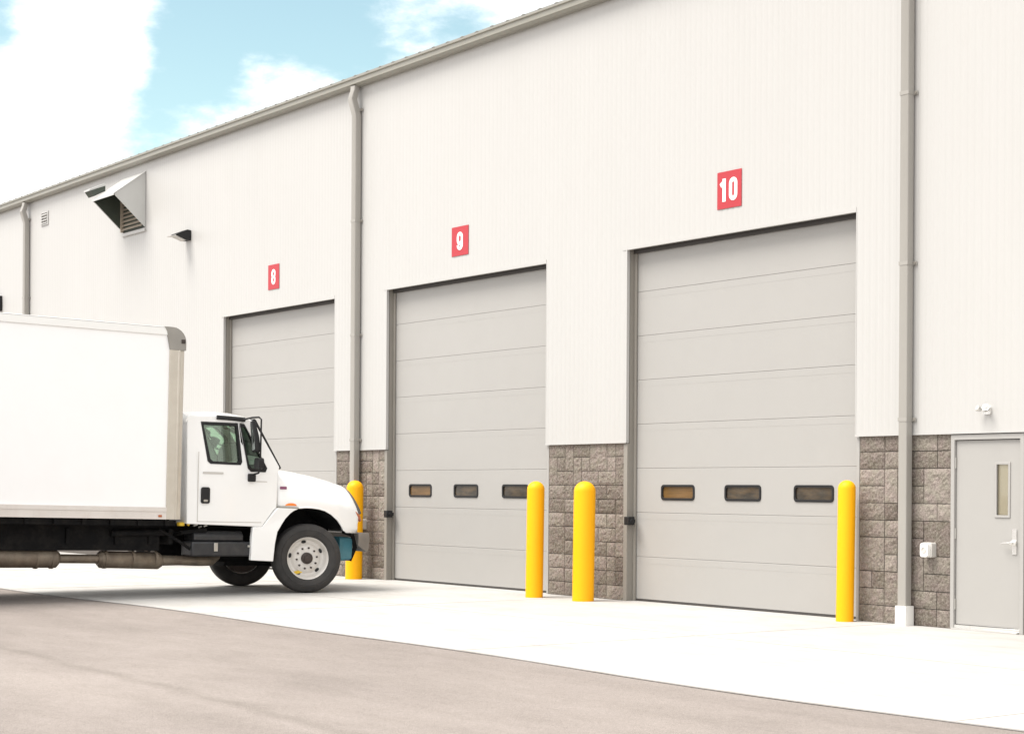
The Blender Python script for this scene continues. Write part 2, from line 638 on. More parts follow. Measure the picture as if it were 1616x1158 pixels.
# concrete apron with its own thickness
b = MB()
xs = [-75 + i * 0.5 for i in range(181)]
top0 = [(x, edge_y(x), 0.0) for x in xs]
top1 = [(x, 0.20, 0.0) for x in xs]
low0 = [(x, edge_y(x) - 0.004, -0.10) for x in xs]
n = len(xs)
b.add(top0 + top1 + low0, [(i, i + 1, n + i + 1, n + i) for i in range(n - 1)] + [(2 * n + i, 2 * n + i + 1, i + 1, i) for i in range(n - 1)])
tag(b.build('concrete_apron', M['concrete']), kind='structure')
# saw cut joints of the apron and the seam in the asphalt
b = MB()
for x in (-40.0, -35.4, -30.8, -25.2, -19.3, -13.6, -7.6, -2.0):
    b.box(x - 0.004, x + 0.004, edge_y(x) + 0.01, -0.02, -0.001, 0.002)
b.box(-70, 10, -3.056, -3.05, -0.001, 0.002)
tag(b.build('apron_joint', M['joint']), kind='structure')
b = MB()
for i in range(len(xs) - 1):
    w0 = 0.006 + 0.022 * max(0, noise.noise(Vector((xs[i] * 0.6, 3, 0))) + 0.25)
    w1 = 0.006 + 0.022 * max(0, noise.noise(Vector((xs[i + 1] * 0.6, 3, 0))) + 0.25)
    b.add([(xs[i], top0[i][1] - w0 - .004, -0.008), (xs[i + 1], top0[i + 1][1] - w1 - .004, -0.008), (xs[i + 1], top0[i + 1][1] - .001, -0.008), (xs[i], top0[i][1] - .001, -0.008)], [(0, 1, 2, 3)])
tag(b.build('pavement_edge_gap', M['edge_crack']), kind='structure')
# ------------------------------------------------------------------ warehouse
D10 = (-18.383, -14.172)
D9 = (-24.603, -20.218)
D8 = (-30.55, -26.313)
PD = (-12.754, -11.764)
XL, XR = -70.0, 0.0
DH, CLB, EAVE = 4.88, 2.205, 8.50
wh = empty('warehouse', (XL / 2, 0, 0))
WOFF = -XL / 2
tag(wh, 'cream ribbed metal warehouse with split-face block base, grey gutter and overhead doors', 'warehouse')


def wbuild(mb, name, material, parent=None, **k):
    """build in world coordinates, parent to the warehouse"""
    o = mb.build(name, material, parent or wh, **k)
    if parent is None:
        o.location = (WOFF, 0, 0)
    return o


# ribbed cladding
PITCH = 0.1016


def zb(x):
    for d in (D10, D9, D8):
        if d[0] - 1e-6 < x < d[1] + 1e-6:
            return DH
    return CLB


b = MB()
cuts = sorted([D10[0], D10[1], D9[0], D9[1], D8[0], D8[1]])
x = XL
prof = []
while x < XR:
    for dx, dy in ((0.0, 0.0), (0.050, 0.0), (0.062, 0.0022), (0.088, 0.0022)):
        prof.append((x + dx, dy))
    x += PITCH


def yprof(xx):
    t = (xx - XL) % PITCH
    if t < 0.05:
        return 0.0
    if t < 0.062:
        return 0.0022 * (t - 0.05) / 0.012
    if t < 0.088:
        return 0.0022
    return 0.0022 * (PITCH - t) / (PITCH - 0.088)


for c in cuts:
    prof.append((c, yprof(c)))
prof.sort()
for (x0, y0), (x1, y1) in zip(prof, prof[1:]):
    if x1 - x0 < 1e-6:
        continue
    zz = zb((x0 + x1) / 2)
    b.add([(x0, y0, zz), (x1, y1, zz), (x1, y1, EAVE), (x0, y0, EAVE)], [(0, 1, 2, 3)])
# returns of the cladding at the openings and along its foot
for d in (D10, D9, D8):
    b.box(d[0] - 0.03, d[0], 0.010, 0.045, CLB, DH)
    b.box(d[1], d[1] + 0.03, 0.010, 0.045, CLB, DH)
wbuild(b, 'metal_cladding', M['cladding'])
# trims: drip channel along the foot of the cladding, J trim round the openings
b = MB()
segs = [(XL, D8[0]), (D8[1], D9[0]), (D9[1], D10[0]), (D10[1], XR)]
for a, c in segs:
    b.box(a, c, -0.006, 0.047, CLB - 0.022, CLB + 0.004)
for d in (D10, D9, D8):
    b.box(d[0] - 0.09, d[1] + 0.0, -0.005, 0.046, DH - 0.03, DH + 0.03)
    b.box(d[0] - 0.026, d[0] + 0.002, -0.004, 0.046, CLB + 0.004, DH - 0.03)
    b.box(d[1] - 0.001, d[1] + 0.010, -0.002, 0.046, CLB + 0.004, DH - 0.03)
wbuild(b, 'cladding_trim', M['cladding'])

# split-face block base
MY = 0.045


def block_wall(x0, x1, name):
    b = MB()
    tones = []
    rnd = random.Random(int(abs(x0) * 100))
    ncol = max(2, round((x1 - x0) / 0.2))
    cw = (x1 - x0) / ncol
    nrow = 11
    ch = (CLB - 0.005) / nrow
    used = set()
    for r in range(nrow):
        for c in range(ncol):
            if (r, c) in used:
                continue
            k = rnd.random()
            w, h = (2, 1) if k < 0.58 else (1, 1) if k < 0.88 else (2, 2) if k < 0.94 else (1, 2)
            if c + w > ncol or (r, c + 1) in used:
                w = 1
            if r + h > nrow or any((r + 1, c + q) in used for q in range(w)):
                h = 1
            for a in range(h):
                for q in range(w):
                    used.add((r + a, c + q))
            xx, xe, z, z1 = x0 + c * cw, x0 + (c + w) * cw, r * ch, (r + h) * ch
            g = 0.003 + 0.004 * rnd.random()
            t = rnd.random()
            bulge = 0.004 + 0.009 * rnd.random()
            NX, NZ = 6 * w, 6 * h
            vs, fs = [], []
            for j in range(NZ + 1):
                for i in range(NX + 1):
                    u, v = i / NX, j / NZ
                    px = xx + g + (xe - xx - 2 * g) * u
                    pz = z + g + (z1 - z - 2 * g) * v
                    e = min(1, 5 * w * min(u, 1 - u)) * min(1, 5 * h * min(v, 1 - v))
                    d = bulge * e + 0.011 * e * noise.noise(Vector((px * 18, pz * 18, t * 9))) + 0.009 * e * noise.noise(Vector((px * 38, pz * 38, t * 9)))
                    px += 0.005 * noise.noise(Vector((px * 20, pz * 20, 3))) * (1 - e)
                    pz += 0.005 * noise.noise(Vector((px * 20, pz * 20, 7))) * (1 - e)
                    vs.append((px, MY - 0.008 - d, pz))
            W = NX + 1
            for j in range(NZ):
                for i in range(NX):
                    fs.append((j * W + i, j * W + i + 1, (j + 1) * W + i + 1, (j + 1) * W + i))
            o = len(vs)
            ring = [i for i in range(W)] + [(j * W + NX) for j in range(1, NZ + 1)] + [NZ * W + i for i in range(NX - 1, -1, -1)] + [j * W for j in range(NZ - 1, 0, -1)]
            for q in ring:
                vs.append((vs[q][0], MY + 0.02, vs[q][2]))
            m = len(ring)
            for q in range(m):
                fs.append((ring[q], o + q, o + (q + 1) % m, ring[(q + 1) % m]))
            b.add(vs, fs)
            tones += [t] * len(vs)
    me = bpy.data.meshes.new(name)
    me.from_pydata(b.v, [], b.f)
    me.update()
    at = me.attributes.new('tone', 'FLOAT', 'POINT')
    at.data.foreach_set('value', tones)
    o = bpy.data.objects.new(name, me)
    COL.objects.link(o)
    me.materials.append(M['block'])
    o.parent = wh
    o.location = (WOFF, 0, 0)
    # mortar bed behind the blocks
    mb = MB()
    mb.box(0.001, x1 - x0 - 0.001, 0, 0.30, 0.0, CLB - 0.001)
    mo = mb.build('mortar', M['mortar'], o)
    mo.location = (x0, MY + 0.001, 0)
    return o


FWR = 0.042
FW = 0.078   # steel door frame, width seen beside the masonry
block_wall(-34.0, D8[0] - FW, 'block_base')
block_wall(D8[1] + FWR, D9[0] - FW, 'block_base')
block_wall(D9[1] + FWR, D10[0] - FW, 'block_base')
block_wall(D10[1] + FWR, PD[0] - 0.014, 'block_base')
block_wall(PD[1] + 0.014, -8.0, 'block_base')

# inner shell: keeps daylight out of the hall, closes the building from other viewpoints
b = MB()
b.box(XL, D8[0] - 0.1, 0.35, 0.40, 0, EAVE)
b.box(D8[1] + 0.1, D9[0] - 0.1, 0.35, 0.40, 0, EAVE)
b.box(D9[1] + 0.1, D10[0] - 0.1, 0.35, 0.40, 0, EAVE)
b.box(D10[1] + 0.1, PD[0] - .05, 0.35, 0.40, 0, EAVE)
b.box(PD[1] + .05, XR, 0.35, 0.40, 0, EAVE)
b.box(PD[0] - .05, PD[1] + .05, 0.35, 0.40, 2.25, EAVE)
for d in (D8, D9, D10):
    b.box(d[0] - 0.1, d[1] + 0.1, 0.35, 0.40, DH + 0.06, EAVE)
b.box(XL, XR, 24, 24.2, 0, 10.5)
b.box(XL, XL + 0.2, 0.4, 24, 0, 10.4)
b.box(XR - 0.2, XR, 0.4, 24, 0, 10.4)
wbuild(b, 'wall_liner', M['interior'])
b = MB()
b.box(XL, -34.0, MY, 0.34, 0, CLB - 0.001)
wbuild(b, 'plinth', M['mortar'])
b = MB()
b.box(-8.0, XR, MY, 0.34, 0, CLB - 0.001)
wbuild(b, 'plinth', M['mortar'])

# roof with standing seams
b = MB()
sl = 1 / 12
b.add([(XL, -0.13, 8.575), (XR, -0.13, 8.575), (XR, 24.3, 8.575 + 24.4 * sl), (XL, 24.3, 8.575 + 24.4 * sl),
       (XL, -0.13, 8.53), (XR, -0.13, 8.53), (XR, 24.3, 8.53 + 24.4 * sl), (XL, 24.3, 8.53 + 24.4 * sl)],
      [(0, 1, 2, 3), (4, 7, 6, 5), (0, 4, 5, 1), (1, 5, 6, 2), (3, 2, 6, 7), (0, 3, 7, 4)])
x = XL + 0.1
while x < XR:
    b.add([(x, -0.135, 8.57), (x + 0.10, -0.135, 8.57), (x + 0.07, -0.135, 8.583), (x + 0.03, -0.135, 8.583),
           (x, 20, 8.57 + 20.1 * sl), (x + 0.10, 20, 8.57 + 20.1 * sl), (x + 0.07, 20, 8.583 + 20.1 * sl), (x + 0.03, 20, 8.583 + 20.1 * sl)],
          [(0, 1, 2, 3), (0, 3, 7, 4), (3, 2, 6, 7), (2, 1, 5, 6)])
    x += 0.4
wbuild(b, 'roof', M['roof'])
# gutter: trough with a rolled lip, plus fascia above it
b = MB()
gp = [(-0.012, 8.500), (-0.012, 8.392), (-0.11, 8.392), (-0.165, 8.425), (-0.165, 8.445), (-0.150, 8.452), (-0.150, 8.505), (-0.172, 8.515), (-0.172, 8.530), (-0.150, 8.536)]
vs = [(XL, y, z) for y, z in gp] + [(XR, y, z) for y, z in gp]
k = len(gp)
b.add(vs, [(i, i + 1, k + i + 1, k + i) for i in range(k - 1)])
gut = wbuild(b, 'gutter', M['gutter'])
s_ = gut.modifiers.new('sol', 'SOLIDIFY')
s_.thickness = 0.004
b = MB()
b.box(XL, XR, -0.128, -0.0, 8.500, 8.528)
wbuild(b, 'eave_fascia', M['roof'])


def downpipe(x0, w, d, label=None, zbot=0.0):
    """rectangular downpipe: x0 = left edge on the wall, w wide, d deep, offset elbow at the gutter"""
    yb = -0.016
    b = MB()
    path = [(0.0, 0.30), (0.0, 7.95), (-0.04, 8.12), (-0.045, 8.392)]
    rings = []
    for (dy, z) in ((0, zbot + 0.20), (0, 7.90), (-0.085, 8.17), (-0.045, 8.34), (-0.045, 8.396)):
        r = 0.012
        yy = yb + dy
        dd = d if z < 8.2 else 0.10
        sec = rrect(x0, x0 + w, yy - dd, yy, r, 3)
        rings.append([(p[0], p[1], z) for p in sec])
    m = len(rings[0])
    vs = [p for g in rings for p in g]
    fs = [(i * m + j, i * m + (j + 1) % m, (i + 1) * m + (j + 1) % m, (i + 1) * m + j) for i in range(len(rings) - 1) for j in range(m)]
    b.add(vs, fs)
    o = wbuild(b, 'downpipe', M['pipe'], smooth=True)
    for z in (8.0, 6.1, 4.15, 2.36):
        q = MB()
        q.box(x0 - 0.004, x0 + w + 0.004, yb - d - 0.004, yb + 0.008, z - 0.022, z + 0.022)
        q.box(x0 + w + 0.004, x0 + w + 0.045, yb - 0.008, yb + 0.006, z - 0.022, z + 0.022)
        q.build('bracket', M['pipe'], o)
        q = MB()
        q.lathe([(0.013, 0), (0.013, 0.01), (0.006, 0.013)], 8, 'y', (x0 + w + 0.026, yb - 0.02, z))
        q.build('screw', M['steel_frame'], o)
    if label:
        q = MB()
        q.prism([rrect(x0 - 0.02, x0 + w + 0.016, yb - d - 0.022, yb + 0.03, 0.015, 3)], -0.002, 0.225, lambda u, v, t: (u, v, t))
        q.build('pipe_boot', M['white_plastic'], o, bevel=0.006)
    return o


downpipe(-13.405, 0.124, 0.105, True)
downpipe(-25.56, 0.140, 0.115, True)
downpipe(-40.95, 0.150, 0.12, True)


# overhead doors
def strokes(b, paths, w, to3, t0, t1):
    for k_, pts in enumerate(paths):
        closed = pts[0] == pts[-1]
        P = [Vector((p[0], p[1])) for p in (pts[:-1] if closed else pts)]
        m = len(P)
        L_, R_ = [], []
        for i in range(m):
            if closed:
                a, c = P[(i - 1) % m], P[(i + 1) % m]
                d0 = (P[i] - a).normalized()
                d1 = (c - P[i]).normalized()
            else:
                d0 = (P[i] - P[max(i - 1, 0)])
                d1 = (P[min(i + 1, m - 1)] - P[i])
                d0 = d0.normalized() if d0.length > 0 else d1.normalized()
                d1 = d1.normalized() if d1.length > 0 else d0
            nrm = Vector((-(d0 + d1).y, (d0 + d1).x)).normalized()
            k2 = w / 2 / max(0.4, nrm.dot(Vector((-d1.y, d1.x))))
            L_.append(P[i] + nrm * k2)
            R_.append(P[i] - nrm * k2)
        rng = range(m) if closed else range(m - 1)
        for i in rng:
            j = (i + 1) % m
            q = [L_[i], L_[j], R_[j], R_[i]]
            e = 0.0002 * k_
            vs = [to3(p.x, p.y, t0) for p in q] + [to3(p.x, p.y, t1 + e) for p in q]
            b.add(vs, [(3, 2, 1, 0), (4, 5, 6, 7), (0, 1, 5, 4), (2, 3, 7, 6), (1, 2, 6, 5), (3, 0, 4, 7)])


DY = 0.165   # plane of the door curtain


def overhead_door(d):
    x0, x1 = d
    cx = (x0 + x1) / 2
    root_y = DY
    # curtain: eight sections, each with shiplap joint and faint stiffening ribs
    b, tg = MB(), MB()
    hs = 0.61
    wins = [cx + q for q in ((-1.39, -0.08, 1.23) if d is D9 else (-1.215, 0.035, 1.285))]
    for i in range(8):
        z0, z1 = i * hs + 0.004, (i + 1) * hs
        if i == 0:
            z0 = 0.03
        zz = [z0, z0 + 0.004, z1 - 0.004, z1]
        yy = [0.003, 0.0, 0.0, 0.003]
        if i != 2:
            b.add([(xx - cx, y, z) for xx in (x0 - 0.03, x1 + 0.03) for y, z in zip(yy, zz)],
                  [(j, j + 1, 4 + j + 1, 4 + j) for j in range(3)])
        else:
            hol = [rrect(c - 0.31 - cx, c + 0.31 - cx, 1.42, 1.585, 0.04, 4)[::-1] for c in wins]
            b.prism([[(x0 - 0.03 - cx, z0 + 0.004), (x1 + 0.03 - cx, z0 + 0.004), (x1 + 0.03 - cx, z1 - 0.004), (x0 - 0.03 - cx, z1 - 0.004)]] + hol, 0.0, 0.04, lambda u, v, t: (u, t, v))
            for j in (0, 2):
                b.add([(xx - cx, yy[j + e], zz[j + e]) for xx in (x0 - 0.03, x1 + 0.03) for e in (0, 1)], [(0, 1, 3, 2)])
        # narrow recessed tongue between sections
        tg.box(x0 - 0.03 - cx, x1 + 0.03 - cx, 0.007, 0.015, z1 - 0.003, z1 + 0.007)
        if i != 2:
            for zr in (z1 - 0.085,):
                tg.box(x0 - 0.03 - cx, x1 + 0.03 - cx, -0.0012, 0.002, zr - 0.004, zr + 0.004)
    b.add(tg.v, tg.f)
    o = b.build('overhead_door', M['door'], wh)
    o.location = (cx + WOFF, root_y, 0)
    for c in wins:
        q = MB()
        q.prism([rrect(c - 0.335 - cx, c + 0.335 - cx, 1.397, 1.608, 0.05, 5), rrect(c - 0.305 - cx, c + 0.305 - cx, 1.427, 1.578, 0.03, 5)[::-1]], -0.012, 0.03, lambda u, v, t: (u, t, v))
        q.build('window_frame', M['black_plastic'], o, bevel=0.004)
        q = MB()
        q.box(c - 0.32 - cx, c + 0.32 - cx, 0.008, 0.016, 1.40, 1.60)
        q.build('pane', M['pane_tan'] if c < cx - 1 else M['pane'], o)
    q = MB()
    q.box(x0 - cx, x1 - cx, -0.006, 0.03, 0.001, 0.028)
    q.build('bottom_seal', M['seal'], o)
    q = MB()
    q.box(x0 - cx, x1 - cx, -0.05, -0.004, DH - 0.075, DH + 0.0)
    q.build('header_seal', M['seal'], o)
    # tracks at both jambs
    q = MB()
    for s in (0, 1):
        xa = (x0 + 0.0) if s == 0 else x1 - 0.045
        q.box(xa - cx, xa + 0.045 - cx, -0.035, -0.006, 0.0, DH - 0.04)
    q.build_each('side_track', M['steel_frame'], o, bevel=0.003)
    # black photo eye housing at the left jamb
    q = MB()
    q.box(x0 + 0.02 - cx, x0 + 0.115 - cx, -0.215, -0.10, 1.05, 1.165)
    q.box(x0 + 0.01 - cx, x0 + 0.06 - cx, -0.10, -0.04, 1.08, 1.13)
    q.lathe([(0.028, -0.001), (0.028, 0.012), (0.018, 0.014)], 12, 'x', (x0 + 0.115 - cx, -0.155, 1.105))
    q.build('photo_eye', M['black_plastic'], o, bevel=0.008)
    # steel frame: jambs with a face flange beside the masonry, and the head
    f = MB()
    f.box(x0 - FW, x0 - 0.0, 0.02, 0.06, 0.0, CLB - 0.03)
    f.box(x0 - 0.028, x0 - 0.001, 0.06, 0.33, 0.0, DH)
    f2 = MB()
    f2.box(x1 + 0.0, x1 + FWR, 0.03, 0.06, 0.0, CLB - 0.03)
    wbuild(f2, 'jamb_flange', M['door'], bevel=0.003)
    f.box(x1 + 0.001, x1 + 0.028, 0.06, 0.33, 0.0, DH)
    f.box(x0 - 0.03, x1 + 0.03, 0.048, 0.33, DH + 0.001, DH + 0.05)
    fo = wbuild(f, 'door_frame', M['steel_frame'], bevel=0.003)
    return o


for d in (D10, D9, D8):
    overhead_door(d)

# personnel door
x0, x1 = PD
pf = MB()
pf.prism([[(x0, 0.0), (x0, CLB - 0.03), (x1, CLB - 0.03), (x1, 0.0), (x1 - 0.052, 0.0), (x1 - 0.052, 2.115), (x0 + 0.052, 2.115), (x0 + 0.052, 0.0)]], 0.0, 0.16, lambda u, v, t: (u, 0.012 + t, v))
wbuild(pf, 'entry_frame', M['door'], bevel=0.004)
b = MB()
lx0, lx1 = x0 + 0.057, x1 - 0.057
cx = (lx0 + lx1) / 2
b.prism([[(lx0 - cx, 0.055), (lx1 - cx, 0.055), (lx1 - cx, 2.108), (lx0 - cx, 2.108)], [(0.105, 1.27), (0.105, 1.85), (0.285, 1.85), (0.285, 1.27)]], 0.0, 0.045, lambda u, v, t: (u, t, v))
leaf = b.build('entry_door', M['door'], wh, bevel=0.002)
leaf.location = (cx + WOFF, 0.045, 0)
b = MB()
b.prism([[(0.092, 1.257), (0.298, 1.257), (0.298, 1.863), (0.092, 1.863)], [(0.118, 1.283), (0.118, 1.837), (0.272, 1.837), (0.272, 1.283)]], -0.012, 0.01, lambda u, v, t: (u, t, v))
b.build('vision_frame', M['door'], leaf, bevel=0.003)
b = MB()
b.box(0.106, 0.284, 0.018, 0.024, 1.271, 1.849)
b.build('pane', M['glass_door'], leaf)
b = MB()
b.box(0.107, 0.284, 0.0255, 0.032, 1.271, 1.849)
b.box(0.235, 0.250, 0.0245, 0.0253, 1.275, 1.55)
b.build('window_blind', M['blind'], leaf)
for z in (0.28, 1.07, 1.86):
    b = MB()
    b.tube([(-0.4435, -0.012, z - 0.06), (-0.4435, -0.012, z + 0.06)], 0.0115, 10)
    b.box(-0.455, -0.432, -0.006, -0.0005, z - 0.057, z + 0.057)
    b.build('hinge', M['steel'], leaf, smooth=True)
b = MB()
b.box(0.33, 0.388, -0.012, -0.0005, 0.86, 1.13)
b.lathe([(0.034, -0.011), (0.034, -0.03), (0.022, -0.036), (0.014, -0.04), (0.014, -0.075), (0.02, -0.078), (0.0, -0.082)], 20, 'y', (0.359, 0, 0.985))
b.tube([(0.362, -0.066, 0.985), (0.33, -0.068, 0.986), (0.26, -0.066, 0.982), (0.215, -0.058, 0.975)], [0.013, 0.012, 0.010, 0.008], 10)
b.build('lever_handle', M['chrome'], leaf, smooth=True)
b = MB()
b.box(x0 + 0.054, x1 - 0.054, -0.03, 0.16, 0.0005, 0.022)
b.box(x0 + 0.054, x1 - 0.054, 0.02, 0.032, 0.022, 0.052)
wbuild(b, 'threshold', M['chrome'], bevel=0.002)
b = MB()
b.box(x0 - .02, x1 + .02, 0.9, 0.92, 0, 2.3)
b.box(x0 - .1, x0 - .02, 0.4, 0.9, 0, 2.3)
b.box(x1 + .02, x1 + .1, 0.4, 0.9, 0, 2.3)
wbuild(b, 'entry_lobby', M['interior'])


# ------------------------------------------------------------------ bay number signs
def arc(cx, cy, rx, ry, a0, a1, n=10):
    return [(cx + rx * math.cos(R(a0 + (a1 - a0) * i / n)), cy + ry * math.sin(R(a0 + (a1 - a0) * i / n))) for i in range(n + 1)]


def glyph(ch, cx, h, w, sw):
    """condensed bold digits, as stroke paths around centre cx, height h"""
    rx, H = w / 2 - sw / 2, h / 2 - sw / 2
    if ch == '0':
        p = arc(cx, H - rx, rx, rx, 0, 180) + arc(cx, -(H - rx), rx, rx, 180, 360)
        return [p + [p[0]]]
    if ch == '1':
        return [[(cx + 0.012, h / 2), (cx + 0.012, -h / 2)], [(cx + 0.012, h / 2 - sw * 0.75), (cx - w * 0.45, h / 2 - sw * 1.45)]]
    if ch == '9':
        ry = (h * 0.30) - sw / 4
        c = H - rx
        low = c - (h * 0.15)
        p = arc(cx, c, rx, rx, 0, 180) + arc(cx, low, rx, rx, 180, 360)
        return [p + [p[0]], [(cx + rx, c)] + [(cx + rx, -(H - rx))] + arc(cx, -(H - rx), rx, rx, 0, -180)[1:]]
    if ch == '8':
        r2 = H / 2
        p = arc(cx, H - rx, rx, rx, 0, 180) + arc(cx, rx * 0.82, rx, rx * 0.82, 180, 360)
        q = arc(cx, -rx * 0.82, rx, rx * 0.82, 0, 180) + arc(cx, -(H - rx), rx, rx, 180, 360)
        return [p + [p[0]], q + [q[0]]]


def sign(text, xc, zc, w, h, label):
    o = empty('bay_sign', (xc, -0.004, zc))
    tag(o, label, 'sign', 'red bay number signs')
    b = MB()
    b.box(-w / 2, w / 2, -0.006, 0.0, -h / 2, h / 2)
    b.build('board', M['red'], o, bevel=0.002)
    b = MB()
    H = h * 0.62
    if len(text) == 1:
        wd = w * 0.36
        strokes(b, glyph(text, 0, H, wd, wd * 0.33), wd * 0.33, lambda u, v, t: (u, -t, v), 0.005, 0.0095)
    else:
        wd = w * 0.34
        strokes(b, glyph('1', -0.105, H, wd * 0.8, 0.06), 0.06, lambda u, v, t: (u, -t, v), 0.005, 0.0095)
        strokes(b, glyph('0', 0.075, H, wd, 0.056), 0.056, lambda u, v, t: (u, -t, v), 0.005, 0.0095)
    b.build('number', M['white'], o)
    return o


sign('10', -16.345, 5.413, 0.45, 0.48, 'red square sign with white number 10 above the rightmost overhead door')
sign('9', -22.447, 5.428, 0.46, 0.46, 'red square sign with white number 9 above the middle overhead door')
sign('8', -28.525, 5.440, 0.42, 0.46, 'small red sign with white number 8 above the overhead door behind the truck')


# ------------------------------------------------------------------ bollards
def bollard(px, py, r, h, label, lean=0.6):
    v = Vector((px, py + 15.498, 0)).normalized()
    o_loc = (px + v.x * r, py + v.y * r, 0)
    b = MB()
    prof = [(r * 1.0, 0.0), (r, 0.03), (r, h - r * 0.95)]
    for i in range(1, 11):
        a = R(90 * i / 10)
        prof.append((r * math.cos(a) if i < 10 else 0.0005, h - r * 0.95 + r * 0.95 * math.sin(a)))
    b.lathe(prof, 40)
    o = b.build('bollard', M['yellow'], None, smooth=True)
    o.location = o_loc
    ax = Vector((-v.x, -v.y, 0))
    o.rotation_euler = Quaternion(ax, R(-lean)).to_euler()
    tag(o, label, 'bollard', 'yellow sleeved bollards beside the doors')
    return o


bollard(-25.053, -0.344, 0.142, 1.665, 'domed yellow bollard standing behind the nose of the white truck')
bollard(-19.556, -0.694, 0.124, 1.65, 'slim yellow bollard on the right side of overhead door 9')
bollard(-18.548, -0.617, 0.150, 1.65, 'wide yellow bollard in front of the block pier between doors 9 and 10')
bollard(-14.075, -0.265, 0.104, 1.665, 'slim yellow bollard on the right side of overhead door 10, nearest the downpipe')

# ------------------------------------------------------------------ wall fittings
# weather hood
hood = empty('vent_hood', (-34.74, 0, 7.6))
tag(hood, 'white metal wedge-shaped weather hood with louvers, high on the wall below the gutter', 'vent hood')
hw = 0.565
b = MB()
tw, tip, bw = (-0.005, 0.60), (-0.70, 0.07), (-0.005, -0.58)
t = 0.012
for s in (-1, 1):
    xa, xb = (hw - t, hw) if s > 0 else (-hw, -hw + t)
    b.prism([[tw, tip, (-0.70, 0.04), bw]], xa, xb, lambda u, v, w: (w, u, v))
b.build_each('side_panel', M['hood'], hood)
b = MB()
b.prism([[(tw[0], tw[1] + 0.012), (tip[0] - 0.03, tip[1] + 0.004), (tip[0] - 0.03, tip[1] - 0.035), (tip[0] - 0.018, tip[1] - 0.035), (tip[0] - 0.018, tip[1] - 0.008), (tw[0], tw[1])]], -hw - 0.01, hw + 0.01, lambda u, v, w: (w, u, v))
b.build('top_panel', M['hood'], hood)
b = MB()
b.box(-hw + 0.013, hw - 0.013, -0.03, -0.006, -0.57, 0.55)
b.build('back_panel', M['hood_in'], hood)
b = MB()
b.prism([[(-0.03, 0.55), (-0.68, 0.06), (-0.68, 0.04), (-0.03, -0.54)]], -hw + t + 0.001, -hw + t + 0.006, lambda u, v, w: (w, u, v))
b.prism([[(-0.03, 0.565), (-0.69, 0.066), (-0.69, 0.058), (-0.03, 0.555)]], -hw + t + 0.0065, hw - t - 0.001, lambda u, v, w: (w, u, v))
b.build('underside_shade', M['hood_in'], hood)  # thin dark sheets added so the open underside looks shaded
b = MB()
for i in range(11):
    z = -0.53 + i * 0.085
    b.add([(-hw + 0.05, -0.032, z + 0.05), (hw - 0.05, -0.032, z + 0.05), (hw - 0.05, -0.075, z), (-hw + 0.05, -0.075, z), (-hw + 0.05, -0.032, z + 0.042), (hw - 0.05, -0.032, z + 0.042), (hw - 0.05, -0.075, z - 0.01), (-hw + 0.05, -0.075, z - 0.01)],
          [(0, 1, 2, 3), (4, 7, 6, 5), (3, 2, 6, 7), (0, 3, 7, 4), (1, 5, 6, 2)])
b.box(-hw + 0.013, -hw + 0.05, -0.09, -0.03, -0.57, 0.5)
b.build('louvers', M['louver'], hood)
b = MB()
b.box(-hw - 0.02, hw + 0.02, -0.045, 0.0, -0.66, -0.59)
b.build('sill_flange', M['cladding'], hood, bevel=0.004)
b = MB()
b.prism([[(-0.42, 0.475), (-0.78, 0.305), (-0.78, 0.275), (-0.42, 0.42)]], -hw - 0.33, -hw - 0.01, lambda u, v, w: (w, u, v))
b.build('side_baffle', M['hood'], hood)
b = MB()
b.prism([[(-0.42, 0.415), (-0.77, 0.27), (-0.68, 0.16), (-0.42, 0.30)]], -hw - 0.30, -hw - 0.012, lambda u, v, w: (w, u, v))
b.build('baffle_shade', M['hood_in'], hood)  # dark block added below the baffle to stand for its shaded underside
# small louvered vent
lv = empty('wall_louver', (-39.85, 0, 7.90))
lv.scale = (0.85, 0.8, 0.62)
tag(lv, 'small pale louvered wall vent right of the far left downpipe', 'wall vent')
b = MB()
b.prism([[(-0.26, -0.26), (0.26, -0.26), (0.26, 0.26), (-0.26, 0.26)], [(-0.21, -0.21), (-0.21, 0.21), (0.21, 0.21), (0.21, -0.21)]], -0.03, 0.0, lambda u, v, w: (u, w, v))
b.build('frame', M['cladding'], lv, bevel=0.003)
b = MB()
for i in range(4):
    z = -0.19 + i * 0.105
    b.add([(-0.21, -0.004, z + 0.07), (0.21, -0.004, z + 0.07), (0.21, -0.05, z), (-0.21, -0.05, z), (-0.21, -0.004, z + 0.06), (0.21, -0.004, z + 0.06), (0.21, -0.05, z - 0.008), (-0.21, -0.05, z - 0.008)],
          [(0, 1, 2, 3), (4, 7, 6, 5), (3, 2, 6, 7), (0, 3, 7, 4), (1, 5, 6, 2)])
b.build('blades', M['cladding'], lv)
# wall light on the upper wall
wlm = empty('wall_light', (-32.12, 0, 6.60))
wlm.scale = (0.75, 0.8, 0.78)
tag(wlm, 'black wedge-shaped wall light on the upper wall, right of the weather hood', 'wall light')
b = MB()
b.prism([[(0.0, 0.14), (-0.10, 0.15), (-0.40, 0.02), (-0.40, -0.02), (-0.12, -0.12), (0.0, -0.12)]], -0.17, 0.17, lambda u, v, w: (w, u - 0.004, v))
b.build('housing', M['black_plastic'], wlm, bevel=0.012)
b = MB()
b.prism([[(-0.41, 0.00), (-0.53, -0.04), (-0.52, -0.065), (-0.41, -0.045), (-0.15, -0.135), (-0.13, -0.115)]], -0.13, 0.13, lambda u, v, w: (w, u, v))
b.build('lens', M['badge_grey'], wlm)
